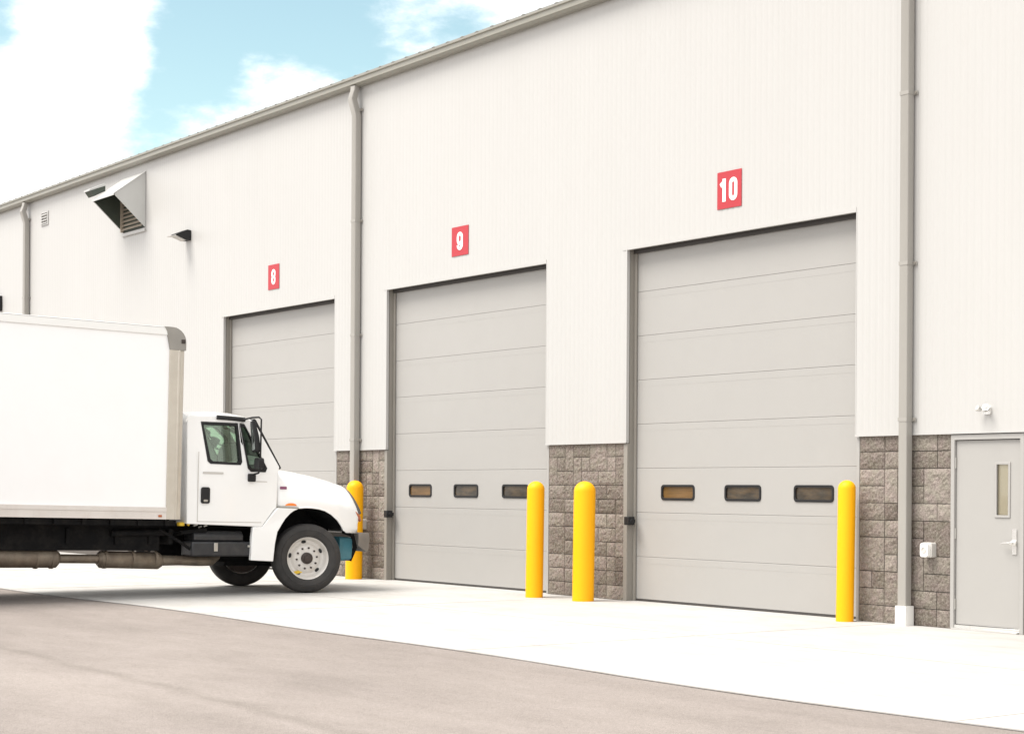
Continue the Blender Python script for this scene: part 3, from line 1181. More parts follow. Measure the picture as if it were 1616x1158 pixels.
# lamp over the personnel door
wl2 = empty('door_lamp', (-12.235, 0, 2.43))
wl2.scale = (0.78, 0.78, 0.78)
tag(wl2, 'small silver twin-head lamp on the wall above the grey entry door', 'wall lamp')
b = MB()
b.prism([rrect(-0.06, 0.07, -0.055, 0.055, 0.02, 4)], -0.035, 0.0, lambda u, v, w: (u, w, v))
b.build('base', M['chrome'], wl2, bevel=0.004)
for s in (-1, 1):
    b = MB()
    c = Vector((0.045 * s - 0.01, -0.07, 0.0))
    b.lathe([(0.012, 0.0), (0.028, 0.012), (0.044, 0.04), (0.048, 0.065), (0.048, 0.078)], 20, 'x' if False else 'y', (0, 0, 0))
    hd = b.build('lamp_head', M['chrome'] if s < 0 else M['steel'], wl2, smooth=True)
    hd.location = c
    hd.rotation_euler = (R(150), 0, R(25 * s))
    q = MB()
    q.lathe([(0.044, 0.0), (0.03, 0.012), (0.001, 0.018)], 16, 'y', (0, 0.072, 0))
    q.build('lens', M['lamp_lens'] if s < 0 else M['steel'], hd, smooth=True)
# a dark vent at the far left
b = MB()
b.prism([rrect(-0.25, 0.25, -0.19, 0.19, 0.03, 3), ], -0.12, 0.0, lambda u, v, w: (u, w, v))
b.prism([rrect(-0.20, 0.20, -0.14, 0.14, 0.03, 3), ], -0.15, -0.121, lambda u, v, w: (u, w, v))
o = b.build('wall_box', M['black_plastic'], None, bevel=0.006)
o.location = (-42.93, -0.001, 6.12)
tag(o, 'dark wall-mounted box cut by the left edge of the photo', 'wall box')


def outlet(x, z, label):
    o = empty('outlet_box', (x, MY - 0.03, z))
    tag(o, label, 'outlet box', 'weatherproof outlet boxes on the block walls')
    b = MB()
    b.prism([rrect(-0.07, 0.07, -0.085, 0.085, 0.022, 4)], -0.06, 0.03, lambda u, v, w: (u, w, v))
    b.build('body', M['badge_grey'], o, bevel=0.006)
    b = MB()
    b.prism([rrect(-0.062, 0.05, -0.08, 0.08, 0.03, 4)], -0.105, -0.061, lambda u, v, w: (u, w, v))
    c = b.build('cover', M['white_plastic'], o, bevel=0.012)
    b = MB()
    b.lathe([(0.036, -0.104), (0.036, -0.112), (0.026, -0.114), (0.024, -0.108)], 20, 'y', (-0.006, 0, 0))
    b.build('dial', M['badge_grey'], c, smooth=True)
    return o


outlet(-13.04, 0.875, 'white weatherproof outlet box on the block wall between the right downpipe and the entry door')
outlet(-25.33, 0.92, 'white weatherproof outlet box on the block pier behind the truck bumper')

# ------------------------------------------------------------------ the truck
TP = 1.12
truck = empty('box_truck', (-23.35, -2.83, 0), (R(-TP), 0, 0))
tag(truck, 'white box truck with a plain white cargo box, parked nose toward the building', 'truck')
tanp = math.tan(R(TP))


def P(mb, name, m, parent=None, **k):
    return mb.build(name, m, parent or truck, **k)


def PE(mb, name, m, parent=None, **k):
    return mb.build_each(name, m, parent or truck, **k)


def yz(x0, x1):
    return lambda u, v, w: (x0 + (x1 - x0) * w, u, v)


# cargo box
BF, BB, BZ0, BZ1, BX = -2.10, -9.45, 1.045, 3.70, 1.25
b = MB()
out = [(BB, BZ0 + 0.02), (BF - 0.02, BZ0 + 0.02), (BF - 0.02, BZ1 - 0.22)]
for i in range(7):
    a = R(90 * i / 6)
    out.append((BF - 0.02 - 0.20 + 0.20 * math.cos(a), BZ1 - 0.22 + 0.20 * math.sin(a)))
out.append((BB, BZ1 - 0.02))
b.prism([out], -BX + 0.02, BX - 0.02, lambda u, v, w: (w, u, v))
cargo = P(b, 'cargo_box', M['box_white'], bevel=0.01)
b = MB()
for s in (-1, 1):
    xs_ = sorted((s * (BX - 0.019), s * BX))
    b.box(xs_[0], xs_[1], BB, BF - 0.26, BZ1 - 0.115, BZ1 - 0.003)
b.box(-BX, BX, BB, BF - 0.26, BZ1 - 0.019, BZ1)
P(b, 'top_rail', M['white'], cargo, bevel=0.006)
b = MB()
for s in (-1, 1):
    xs_ = sorted((s * (BX - 0.019), s * (BX + 0.004)))
    b.box(xs_[0], xs_[1], BB, BF - 0.24, BZ0, BZ0 + 0.105)
    xs2 = sorted((s * (BX - 0.019), s * (BX + 0.012)))
    b.box(xs2[0], xs2[1], BB, BF - 0.24, BZ0 + 0.106, BZ0 + 0.165)
    y = BF - 0.6
    while y > BB + 0.1:
        xs3 = sorted((s * (BX + 0.0), s * (BX + 0.008)))
        b.box(xs3[0], xs3[1], y - 0.012, y + 0.012, BZ0 + 0.003, BZ0 + 0.10)
        y -= 0.38
P(b, 'bottom_rail', M['rail'], cargo)
b = MB()
for s in (-1, 1):
    # extruded corner post, flat side band and rolled front edge
    pr = [(BX - 0.03, BF - 0.24), (BX + 0.006, BF - 0.24), (BX + 0.006, BF - 0.115), (BX + 0.015, BF - 0.112), (BX + 0.015, BF - 0.09), (BX - 0.004, BF - 0.07), (BX - 0.012, BF - 0.03), (BX - 0.05, BF), (BX - 0.09, BF), (BX - 0.09, BF - 0.05), (BX - 0.03, BF - 0.05)]
    b.prism([pr], BZ0, BZ1 - 0.31, lambda u, v, w, s=s: (s * u, v, w))
PE(b, 'corner_post', M['post'], cargo, bevel=0.004)
b = MB()
for s in (-1, 1):
    pr = [(BF - 0.24, BZ1 - 0.31), (BF, BZ1 - 0.31), (BF, BZ1 - 0.20)]
    for i in range(1, 8):
        a = R(90 * i / 7)
        pr.append((BF - 0.21 + 0.21 * math.cos(a), BZ1 - 0.20 + 0.205 * math.sin(a)))
    pr += [(BF - 0.33, BZ1 + 0.005), (BF - 0.29, BZ1 - 0.06)]
    b.prism([pr], *sorted((s * (BX - 0.06), s * (BX + 0.010))), lambda u, v, w: (w, u, v))
PE(b, 'corner_cap', M['cap'], cargo, bevel=0.012)
for s in (-1, 1):
    b = MB()
    b.box(*sorted((s * (BX + 0.005), s * (BX + 0.02))), BF - 0.36, BF - 0.31, BZ0 + 0.03, BZ0 + 0.06)
    P(b, 'marker_light', M['amber_dark'], cargo, bevel=0.004)
    b = MB()
    b.box(*sorted((s * (BX + 0.0045), s * (BX + 0.024))), BF - 0.075, BF - 0.02, BZ1 - 0.215, BZ1 - 0.16)
    P(b, 'corner_lamp', M['hub'], cargo, bevel=0.004)
b = MB()
b.box(0.45, 0.53, -4.55, -4.41, BZ1 + 0.001, BZ1 + 0.05)
P(b, 'roof_lamp', M['cap'], cargo, bevel=0.01)

# chassis
b = MB()
for s in (-1, 1):
    b.box(*sorted((s * 0.40, s * 0.48)), BB, -0.1, 0.70, 0.98)
    b.box(*sorted((s * 0.40, s * 0.46)), -0.1, 0.75, 0.60, 0.84)
y = -2.3
while y > BB:
    b.box(-BX + 0.04, BX - 0.05, y - 0.03, y + 0.03, 0.955, BZ0 + 0.019)
    y -= 0.4
b.box(-0.39, 0.39, -2.3, -2.15, 0.72, 0.95)
b.box(-0.39, 0.39, -4.8, -4.65, 0.72, 0.95)
b.box(0.80, 0.86, BB + 2.6, -2.25, 0.60, 1.01)
b.box(0.86, 1.16, BB + 2.6, -2.15, 0.955, 1.03)
P(b, 'chassis_frame', M['black'])
b = MB()   # air tank, hangers and brackets below the box
b.tube([(0.66, -5.6, 0.86), (0.66, -4.4, 0.86)], 0.10, 16)
b.tube([(0.90, -3.0, 0.84), (0.90, -2.2, 0.86)], 0.05, 14)
for yy in (-5.4, -4.6, -3.6, -2.9, -2.4, -2.1):
    b.box(0.50, 0.90, yy - 0.03, yy + 0.03, 0.69, 0.90)
b.tube([(0.6, -2.0, 0.80), (0.95, -1.95, 0.86), (1.0, -1.6, 0.90)], 0.03, 8)
b.tube([(0.95, -2.3, 0.90), (1.02, -2.0, 0.72), (1.0, -1.8, 0.60)], 0.022, 8)
PE(b, 'air_tank', M['black'])
# exhaust
b = MB()
ex = 0.75
b.tube([(ex, -8.3, 0.50), (ex, -8.28, 0.50), (ex, -3.72, 0.485), (ex, -3.68, 0.48)], [0.09, 0.125, 0.125, 0.09], 24)
b.tube([(ex, -3.7, 0.485), (ex, -3.1, 0.48)], 0.062, 16)
b.tube([(ex, -3.12, 0.475), (ex, -3.08, 0.475), (ex, -2.22, 0.455), (ex, -2.17, 0.455)], [0.08, 0.118, 0.118, 0.085], 24)
for yy in (-4.0, -3.78, -3.02, -2.62, -2.28):
    b.tube([(ex, yy - 0.018, 0.478), (ex, yy + 0.018, 0.478)], 0.131, 24)
b.tube([(ex, -2.2, 0.46), (ex, -1.9, 0.46), (ex - 0.02, -1.55, 0.455), (ex - 0.1, -1.35, 0.46), (ex - 0.25, -1.2, 0.52)], [0.075, 0.07, 0.075, 0.08, 0.075], 16)
for yy in (-4.2, -2.4):
    b.box(ex - 0.02, ex + 0.02, yy - 0.015, yy + 0.015, 0.59, 0.75)
P(b, 'exhaust', M['exhaust'], smooth=True)
# battery / step box
b = MB()
b.prism([[(0.72, 0.53), (1.08, 0.53), (1.08, 0.74), (0.72, 0.74)]], -1.86, -0.90, lambda u, v, w: (u, w, v))
bt = P(b, 'battery_box', M['grey_box'], bevel=0.03, seg=3)
b = MB()
b.prism([[(0.70, 0.745), (1.02, 0.745), (1.02, 0.83), (0.97, 0.885), (0.70, 0.885)]], -1.80, -1.02, lambda u, v, w: (u, w, v))
P(b, 'box_lid', M['grey_box'], bt, bevel=0.02, seg=3)
b = MB()
b.box(1.081, 1.095, -1.52, -1.46, 0.60, 0.72)
b.box(1.081, 1.10, -0.99, -0.93, 0.66, 0.69)
PE(b, 'latch', M['steel'], bt, bevel=0.004)
b = MB()
b.tube([(0.98, -1.99, 0.955), (0.98, -1.99, 1.005)], 0.055, 14)
b.tube([(0.98, -1.88, 0.96), (0.98, -1.86, 1.0)], 0.02, 10)
P(b, 'filler_cap', M['tag_yellow'], smooth=True)
b = MB()
for yy, zz, ll in ((-1.78, 0.955, 0.06), (-1.7, 0.93, 0.05), (-1.62, 0.95, 0.05)):
    b.tube([(0.95, yy, zz), (0.95, yy + ll, zz + 0.02)], 0.014, 8)
PE(b, 'hose_coupling', M['steel'], smooth=True)


def taper(p):
    """tumblehome above the belt line and a little plan taper of the cab"""
    x, y, z = p
    k = 1.0 - 0.075 * max(0.0, z - 1.8)
    return (x * k, y, z)


# cab shell
b = MB()
CX = 1.13
side = [(-1.97, 0.985), (-1.97, 2.47), (-1.94, 2.52), (-1.0, 2.50), (-0.915, 2.46), (-0.52, 1.825), (-0.545, 1.70), (-0.550, 1.24), (-0.60, 1.20), (-0.79, 0.955)]
win = [(-1.76, 2.425), (-1.185, 2.43), (-1.125, 1.88), (-1.15, 1.835), (-1.62, 1.84), (-1.665, 1.875)]
vent = [(-1.152, 2.43), (-1.08, 2.42), (-0.725, 1.80), (-0.75, 1.745), (-0.98, 1.745), (-1.03, 1.79)]
for s in (-1, 1):
    b.prism([side, win[::-1], vent[::-1]], CX - 0.05, CX, lambda u, v, w, s=s: taper((s * w, u, v)))
# back wall, floor, dash, cowl
b.prism([[(-CX + .055, 0.99), (CX - .055, 0.99), (CX - .10, 2.50), (-CX + .10, 2.50)]], -1.965, -1.93, lambda u, v, w: (u, w, v))
b.box(-CX + .055, CX - .055, -1.925, -0.66, 0.99, 1.06)
b.box(-CX + .06, CX - .06, -0.62, -0.545, 1.0, 1.80)
cab = P(b, 'cab', M['truck_white'], bevel=0.012)
# roof
b = MB()
NXr, stn = 14, [(-1.99, -0.05), (-1.96, 0.0), (-1.5, 0.03), (-1.2, 0.025), (-1.02, 0.0), (-0.93, -0.05), (-0.88, -0.10)]
vs, fs = [], []
for yy, dz in stn:
    for i in range(NXr + 1):
        u = -1 + 2 * i / NXr
        vs.append((u * 1.075, yy - (0.0 if abs(u) < 1 else 0), 2.575 + dz - 0.085 * abs(u) ** 5))
W = NXr + 1
top_n = len(vs)
for j in range(len(stn) - 1):
    for i in range(NXr):
        fs.append((j * W + i, j * W + i + 1, (j + 1) * W + i + 1, (j + 1) * W + i))
vs += [(x, y, z - 0.05 if abs(x) < 1.07 else z - 0.04) for x, y, z in vs[:top_n]]
fs += [tuple(i + top_n for i in f)[::-1] for f in fs[:]]
ring = list(range(W)) + [j * W + NXr for j in range(1, len(stn))] + [(len(stn) - 1) * W + i for i in range(NXr - 1, -1, -1)] + [j * W for j in range(len(stn) - 2, 0, -1)]
for q in range(len(ring)):
    a_, c_ = ring[q], ring[(q + 1) % len(ring)]
    fs.append((a_, c_, c_ + top_n, a_ + top_n))
b.add(vs, fs)
P(b, 'roof_panel', M['truck_white'], cab, smooth=True, angle=50)
# windscreen and its gasket / pillars
b = MB()
b.add([(-0.98, -0.875, 2.45), (0.98, -0.875, 2.45), (1.03, -0.515, 1.83), (-1.03, -0.515, 1.83), (0, -0.82, 2.45), (0, -0.42, 1.83)], [(0, 4, 5, 3), (4, 1, 2, 5)])
P(b, 'windscreen', M['glass_dark'], cab)
b = MB()
for s in (-1, 1):
    b.tube([(s * 1.055, -0.905, 2.485), (s * 1.09, -0.50, 1.815)], 0.021, 8)
b.tube([(-1.09, -0.50, 1.815), (0, -0.41, 1.82), (1.09, -0.50, 1.815)], 0.022, 8)
b.tube([(-1.05, -0.905, 2.485), (0, -0.835, 2.50), (1.05, -0.905, 2.485)], 0.022, 8)
P(b, 'windscreen_gasket', M['black_plastic'], cab, smooth=True)
# side glass and rubber surrounds
for s in (-1, 1):
    for nm, lp in (('side_window', win), ('vent_window', vent)):
        c = (sum(p[0] for p in lp) / len(lp), sum(p[1] for p in lp) / len(lp))
        inn = [(c[0] + (p[0] - c[0]) * (1 - 0.05 / abs(Vector((p[0] - c[0], p[1] - c[1])).length)), c[1] + (p[1] - c[1]) * (1 - 0.05 / Vector((p[0] - c[0], p[1] - c[1])).length)) for p in lp]
        q = MB()
        q.prism([lp, inn[::-1]], CX - 0.048, CX + 0.006, lambda u, v, w, s=s: taper((s * w, u, v)))
        g = P(q, 'window_gasket', M['black_plastic'], cab)
        q = MB()
        q.prism([lp], CX - 0.030, CX - 0.024, lambda u, v, w, s=s: taper((s * w, u, v)))
        P(q, nm, M['glass_green'] if nm == 'side_window' else M['glass_dark'], cab)
# door seams, handle, trims
b = MB()
for s in (-1, 1):
    b.box(*sorted((s * (CX + 0.0005), s * (CX + 0.004))), -1.815, -1.805, 1.02, 2.0)
    b.box(*sorted((s * (CX + 0.0005), s * (CX + 0.004))), -1.815, -0.80, 1.015, 1.025)
    b.box(*sorted((s * (CX + 0.0005), s * (CX + 0.004))), -0.965, -0.72, 1.60, 1.612)
PE(b, 'door_seam', M['badge_grey'], cab)
for s in (-1, 1):
    b = MB()
    b.prism([rrect(-1.765, -1.630, 1.275, 1.505, 0.03, 4)], CX + 0.001, CX + 0.022, lambda u, v, w, s=s: (s * w, u, v))
    dh = P(b, 'door_handle', M['black_plastic'], cab, bevel=0.008)
    b = MB()
    b.prism([rrect(-1.73, -1.665, 1.30, 1.33, 0.01, 3)], CX + 0.0225, CX + 0.027, lambda u, v, w, s=s: (s * w, u, v))
    P(b, 'keyhole', M['steel'], dh)
b = MB()
for s in (-1, 1):
    b.prism([rrect(-1.74, -1.42, 1.695, 1.722, 0.008, 3)], CX + 0.001, CX + 0.006, lambda u, v, w, s=s: (s * w, u, v))
PE(b, 'door_nameplate', M['badge_grey'], cab)
b = MB()
for s in (-1, 1):
    b.tube([(s * 1.085, -1.52, 2.50), (s * 1.09, -1.30, 2.495), (s * 1.09, -1.08, 2.485)], 0.032, 8)
PE(b, 'drip_rail', M['black_plastic'], cab, smooth=True)
# seats, steering wheel
for cx_ in (-0.55, 0.55):
    b = MB()
    b.prism([rrect(cx_ - 0.24, cx_ + 0.24, -1.75, -1.25, 0.08, 3)], 1.35, 1.55, lambda u, v, w: (u, v, w))
    b.prism([rrect(cx_ - 0.22, cx_ + 0.22, -1.90, -1.79, 0.05, 3)], 1.55, 1.98, lambda u, v, w: (u, v, w))
    b.box(cx_ - 0.15, cx_ + 0.15, -1.7, -1.3, 1.062, 1.34)
    P(b, 'seat', M['seat'], cab, bevel=0.02)
b = MB()
b.prism([[(-0.63, 1.3), (-0.98, 1.45), (-0.98, 1.72), (-0.85, 1.86), (-0.63, 1.80)]], -1.05, 1.05, lambda u, v, w: (w, u, v))
P(b, 'dashboard', M['seat'], cab, bevel=0.02)
b = MB()
pts = [(-0.55 + 0.22 * math.cos(2 * math.pi * i / 24), -1.12 + 0.10 * math.sin(2 * math.pi * i / 24), 1.70 + 0.17 * math.sin(2 * math.pi * i / 24)) for i in range(25)]
b.tube(pts, 0.015, 8)
b.tube([(-0.55, -0.95, 1.60), (-0.55, -1.12, 1.70)], 0.025, 8)
P(b, 'steering_wheel', M['black_plastic'], cab, smooth=True)

# bonnet with fenders: lofted skin
top_pts = [(-0.545, 1.80), (-0.14, 1.765), (0.26, 1.705), (0.60, 1.635), (0.80, 1.585), (0.90, 1.55)]
bot_pts = [(-0.545, 1.245), (-0.40, 1.243), (-0.204, 1.236), (-0.10, 1.246), (0.007, 1.244), (0.12, 1.232), (0.221, 1.207), (0.33, 1.155), (0.437, 1.075), (0.51, 0.99), (0.558, 0.915), (0.60, 0.885), (0.80, 0.88), (0.90, 0.885)]
ws_pts = [(-0.545, 0.92), (0.26, 0.82), (0.60, 0.77), (0.90, 0.73)]
xs_pts = [(-0.545, 1.10), (-0.2, 1.16), (0.1, 1.185), (0.45, 1.185), (0.65, 1.165), (0.80, 1.12), (0.90, 1.06)]
cr_pts = [(-0.545, 1.50), (0.0, 1.45), (0.45, 1.37), (0.70, 1.29), (0.90, 1.20)]


def ip(tab, y):
    if y <= tab[0][0]:
        return tab[0][1]
    for (a, va), (c, vc) in zip(tab, tab[1:]):
        if y <= c:
            return va + (vc - va) * (y - a) / (c - a)
    return tab[-1][1]


def spline(pts, n):
    out = []
    m = len(pts)
    for i in range(m - 1):
        p0, p1, p2, p3 = (pts[max(i - 1, 0)], pts[i], pts[i + 1], pts[min(i + 2, m - 1)])
        for k in range(n):
            t = k / n
            out.append(tuple(0.5 * (2 * b1 + (c1 - a1) * t + (2 * a1 - 5 * b1 + 4 * c1 - d1) * t * t + (-a1 + 3 * b1 - 3 * c1 + d1) * t ** 3) for a1, b1, c1, d1 in zip(p0, p1, p2, p3)))
    out.append(pts[-1])
    return out


def hood_sec(y):
    zt, zbm, ws_, xs__, cr = ip(top_pts, y), ip(bot_pts, y), ip(ws_pts, y), ip(xs_pts, y), ip(cr_pts, y)
    pts = [(0, zt + 0.03), (ws_ * 0.6, zt + 0.022), (ws_ * 0.93, zt - 0.012), (ws_ + (xs__ - ws_) * 0.35, zt - 0.09 - (zt - cr) * 0.10), (ws_ + (xs__ - ws_) * 0.68, cr + (zt - cr) * 0.30), (xs__ - 0.035, cr - 0.01), (xs__, cr - 0.11 if cr - 0.11 > zbm + 0.03 else zbm + (cr - zbm) * 0.45), (xs__, zbm)]
    return spline(pts, 3)


sts = [-0.545, -0.47, -0.38, -0.28, -0.204, -0.10, 0.007, 0.12, 0.221, 0.33, 0.385, 0.437, 0.475, 0.51, 0.535, 0.558, 0.58, 0.60, 0.66, 0.72, 0.78, 0.83]


def yfront(x, z):
    base_ = ip([(0.88, 0.93), (1.05, 1.01), (1.15, 1.04), (1.25, 1.01), (1.40, 0.95), (1.52, 0.90), (1.58, 0.87), (1.66, 0.86)], z)
    return base_ - 0.13 * (abs(x) / 1.06) ** 3


b = MB()
vs, fs = [], []
rows = []
for y in sts:
    rows.append([(x, y, z) for x, z in hood_sec(y)])
# turn of the nose: three further rings that close on to the front surface
lastsec = hood_sec(0.86)
for k, (sc, f) in enumerate(((1.0, 0.35), (0.985, 0.75), (0.955, 1.0))):
    r_ = []
    for x, z in (hood_sec(0.85 + 0.02 * k)):
        yf = yfront(x, z)
        zz = z if z < 1.0 else z - (1 - sc) * 0.6
        r_.append((x * sc, 0.83 + (yf - 0.83) * f, zz))
    rows.append(r_)
m = len(rows[0])
for s in (1, -1):
    o = len(vs)
    for r_ in rows:
        vs += [(s * x, y, z) for x, y, z in r_]
    for j in range(len(rows) - 1):
        for i in range(m - 1):
            fs.append((o + j * m + i, o + j * m + i + 1, o + (j + 1) * m + i + 1, o + (j + 1) * m + i))
# front surface
last = rows[-1]
NF = 10
for s in (1, -1):
    o = len(vs)
    zmin = last[-1][2]
    for i in range(m):
        x, y, z = last[i]
        for k in range(NF + 1):
            zz = z + (zmin - z) * k / NF if True else z
            vs.append((s * x, yfront(x, zz) if k else y, zz))
    for i in range(m - 1):
        for k in range(NF):
            fs.append((o + i * (NF + 1) + k, o + (i + 1) * (NF + 1) + k, o + (i + 1) * (NF + 1) + k + 1, o + i * (NF + 1) + k + 1))
b.add(vs, fs)
bon = P(b, 'bonnet', M['truck_white'], smooth=True, angle=38)
sm = bon.modifiers.new('sol', 'SOLIDIFY')
sm.thickness = 0.018
sm.offset = -1
# arch lip
b = MB()
for s in (-1, 1):
    lip = [(y, z) for y, z in bot_pts if -0.25 < y < 0.57]
    b.tube([(s * (ip(xs_pts, y) - 0.004), y, z + 0.004) for y, z in lip], 0.014, 8)
PE(b, 'arch_lip', M['truck_white'], bon, smooth=True)
b = MB()
for s in (-1, 1):
    b.tube([(s * (p[0] + 0.004), p[1] + 0.022, p[2]) for p in last if 1.16 < p[2] < 1.57 and p[0] > 0.45], 0.030, 8)
PE(b, 'grille_surround', M['grille'], bon, smooth=True)
# grille, head lamps, markers, badge
b = MB()
g0, g1 = 1.02, 1.44
for i in range(7):
    z = g0 + (g1 - g0) * i / 6
    pts = [(x * 0.1, yfront(x * 0.1, z) + 0.012, z) for x in range(-5, 6)]
    b.tube(pts, 0.014, 6)
P(b, 'grille', M['grille'], bon, smooth=True)
for s in (-1, 1):
    b = MB()
    vs, fs = [], []
    loop = [(0.70, 1.18), (0.86, 1.20), (0.965, 1.19), (1.00, 1.12), (0.97, 1.03), (0.85, 1.01), (0.72, 1.02)]
    b.prism([loop], -0.02, 0.012, lambda u, v, w, s=s: (s * u, yfront(u, v) + w, v))
    P(b, 'headlight', M['lamp_lens'], bon, bevel=0.006)
    b = MB()
    zt_ = 1.245
    pl_ = [(1.072, 0.700, 1.232), (1.078, 0.78, 1.185), (1.062, 0.865, 1.125), (1.02, 0.925, 1.065)]
    b.tube([(s * x, y, z) for x, y, z in pl_], [0.018, 0.036, 0.036, 0.020], 10)
    P(b, 'turn_signal', M['amber_dark'], bon, smooth=True)
    b = MB()
    b.prism([[(-0.415, 1.268), (-0.24, 1.268), (-0.26, 1.293), (-0.30, 1.306), (-0.36, 1.304), (-0.40, 1.288)]], 0, 1, lambda u, v, w, s=s: (s * (ip(xs_pts, u) - 0.012 + 0.024 * w), u, v))
    P(b, 'side_marker', M['amber'], bon)
    b = MB()
    b.prism([rrect(-0.475, -0.375, 1.505, 1.545, 0.008, 3)], 0, 1, lambda u, v, w, s=s: (s * (1.062 + 0.012 * w + (ip(xs_pts, u) - 1.10) * 0.6), u, v))
    P(b, 'badge', M['badge'], bon)
# seam between cab and bonnet
b = MB()
for s in (-1, 1):
    b.tube([(s * 1.0, -0.55, 1.77), (s * 1.09, -0.55, 1.55), (s * 1.122, -0.552, 1.245), (s * 1.15, -0.38, 1.236), (s * 1.165, -0.22, 1.232)], 0.010, 6)
PE(b, 'bonnet_seal', M['gutter'], bon, smooth=True)
# rear part of the front fender (splash panel)
for s in (-1, 1):
    b = MB()
    sp = [(-0.553, 1.235), (-0.204, 1.226), (-0.28, 1.198), (-0.350, 1.153), (-0.42, 1.085), (-0.474, 1.007), (-0.551, 0.885), (-0.585, 0.72), (-0.609, 0.46), (-0.955, 0.475), (-0.945, 0.80), (-0.93, 0.955), (-0.785, 0.955), (-0.60, 1.19)]
    b.prism([sp], 1.06, 1.135, lambda u, v, w, s=s: (s * (w + (0.035 if u > -0.62 else 0)), u, v))
    # inner liner
    spl = P(b, 'splash_panel', M['truck_white'], bevel=0.012, seg=3)
    b = MB()
    arcp = [(-0.56, 0.60), (-0.53, 0.88), (-0.40, 1.10), (-0.20, 1.22), (0.0, 1.25), (0.2, 1.22), (0.42, 1.08), (0.55, 0.92)]
    v_, f_ = [], []
    for i, (y, z) in enumerate(arcp):
        v_ += [(s * 0.50, y, z + 0.01), (s * 1.10, y, z + 0.01), (s * 1.10, y * 1.02, z + 0.03), (s * 0.50, y * 1.02, z + 0.03)]
        if i:
            a_ = (i - 1) * 4
            c_ = i * 4
            f_ += [(a_, a_ + 1, c_ + 1, c_), (a_ + 2, a_ + 3, c_ + 3, c_ + 2)]
    b.add(v_, f_)
    P(b, 'arch_liner', M['black_plastic'], spl)
# engine, axle, radiator: what shows dark inside the arch and under the nose
b = MB()
b.prism([rrect(-0.38, 0.38, 0.55, 1.45, 0.1, 3)], -0.5, 0.75, lambda u, v, w: (u, w, v))
b.prism([rrect(-0.22, 0.22, 0.36, 0.56, 0.05, 3)], -0.9, 0.35, lambda u, v, w: (u, w, v))
b.prism([rrect(-0.25, 0.25, 0.42, 0.9, 0.08, 3)], -2.1, -0.6, lambda u, v, w: (u, w, v))
P(b, 'engine', M['black'], bevel=0.02)
b = MB()
b.tube([(-0.92, 0, 0.46), (-0.7, 0, 0.40), (0.7, 0, 0.40), (0.92, 0, 0.46)], 0.065, 12)
for s in (-1, 1):
    b.tube([(s * 0.44, -0.75, 0.66), (s * 0.44, -0.3, 0.52), (s * 0.44, 0, 0.48), (s * 0.44, 0.3, 0.52), (s * 0.44, 0.7, 0.64)], 0.04, 8)
P(b, 'front_axle', M['black'], smooth=True)
b = MB()
b.prism([rrect(0.66, 0.92, 0.46, 0.82, 0.05, 3)], 0.64, 0.86, lambda u, v, w: (u, v * 0 + w, v))
P(b, 'washer_tank', M['teal'], bevel=0.03, seg=3)
b = MB()
for s in (-1, 1):
    b.tube([(s * 0.90, 0.70, 0.90), (s * 0.92, 0.86, 0.84), (s * 0.92, 0.91, 0.66), (s * 0.88, 0.84, 0.46)], 0.032, 8)
PE(b, 'bumper_bracket', M['black'], smooth=True)
# bumper
b = MB()
bp_ = []
for i in range(25):
    u = -1 + 2 * i / 24
    x = 1.16 * u
    y = 1.13 - 0.14 * abs(u) ** 3.2
    bp_.append((x, y))
bp_ = [(-1.19, 0.80), (-1.195, 0.90)] + bp_ + [(1.195, 0.90), (1.19, 0.80)]
prf = [(0.0, 0.885), (0.012, 0.87), (0.02, 0.78), (0.012, 0.67), (-0.01, 0.60), (-0.03, 0.62), (-0.02, 0.78), (-0.03, 0.87)]
vs, fs = [], []
for i, (x, y) in enumerate(bp_):
    a_ = Vector(bp_[max(i - 1, 0)])
    c_ = Vector(bp_[min(i + 1, len(bp_) - 1)])
    t_ = (c_ - a_).normalized()
    nn = Vector((t_.y, -t_.x)) * -1
    endk = 1.0 if 2 < i < len(bp_) - 3 else 0.0
    for d_, z in prf:
        zz = z if z > 0.7 or endk else z + 0.10 * (0.95 - y if y < 0.95 else 0) / 0.15
        vs.append((x + nn.x * d_, y + nn.y * d_, zz))
k = len(prf)
for i in range(len(bp_) - 1):
    for j in range(k):
        fs.append((i * k + j, i * k + (j + 1) % k, (i + 1) * k + (j + 1) % k, (i + 1) * k + j))
fs += [tuple(range(k)), tuple((len(bp_) - 1) * k + j for j in range(k))]
b.add(vs, fs)
P(b, 'bumper', M['bumper'], smooth=True)

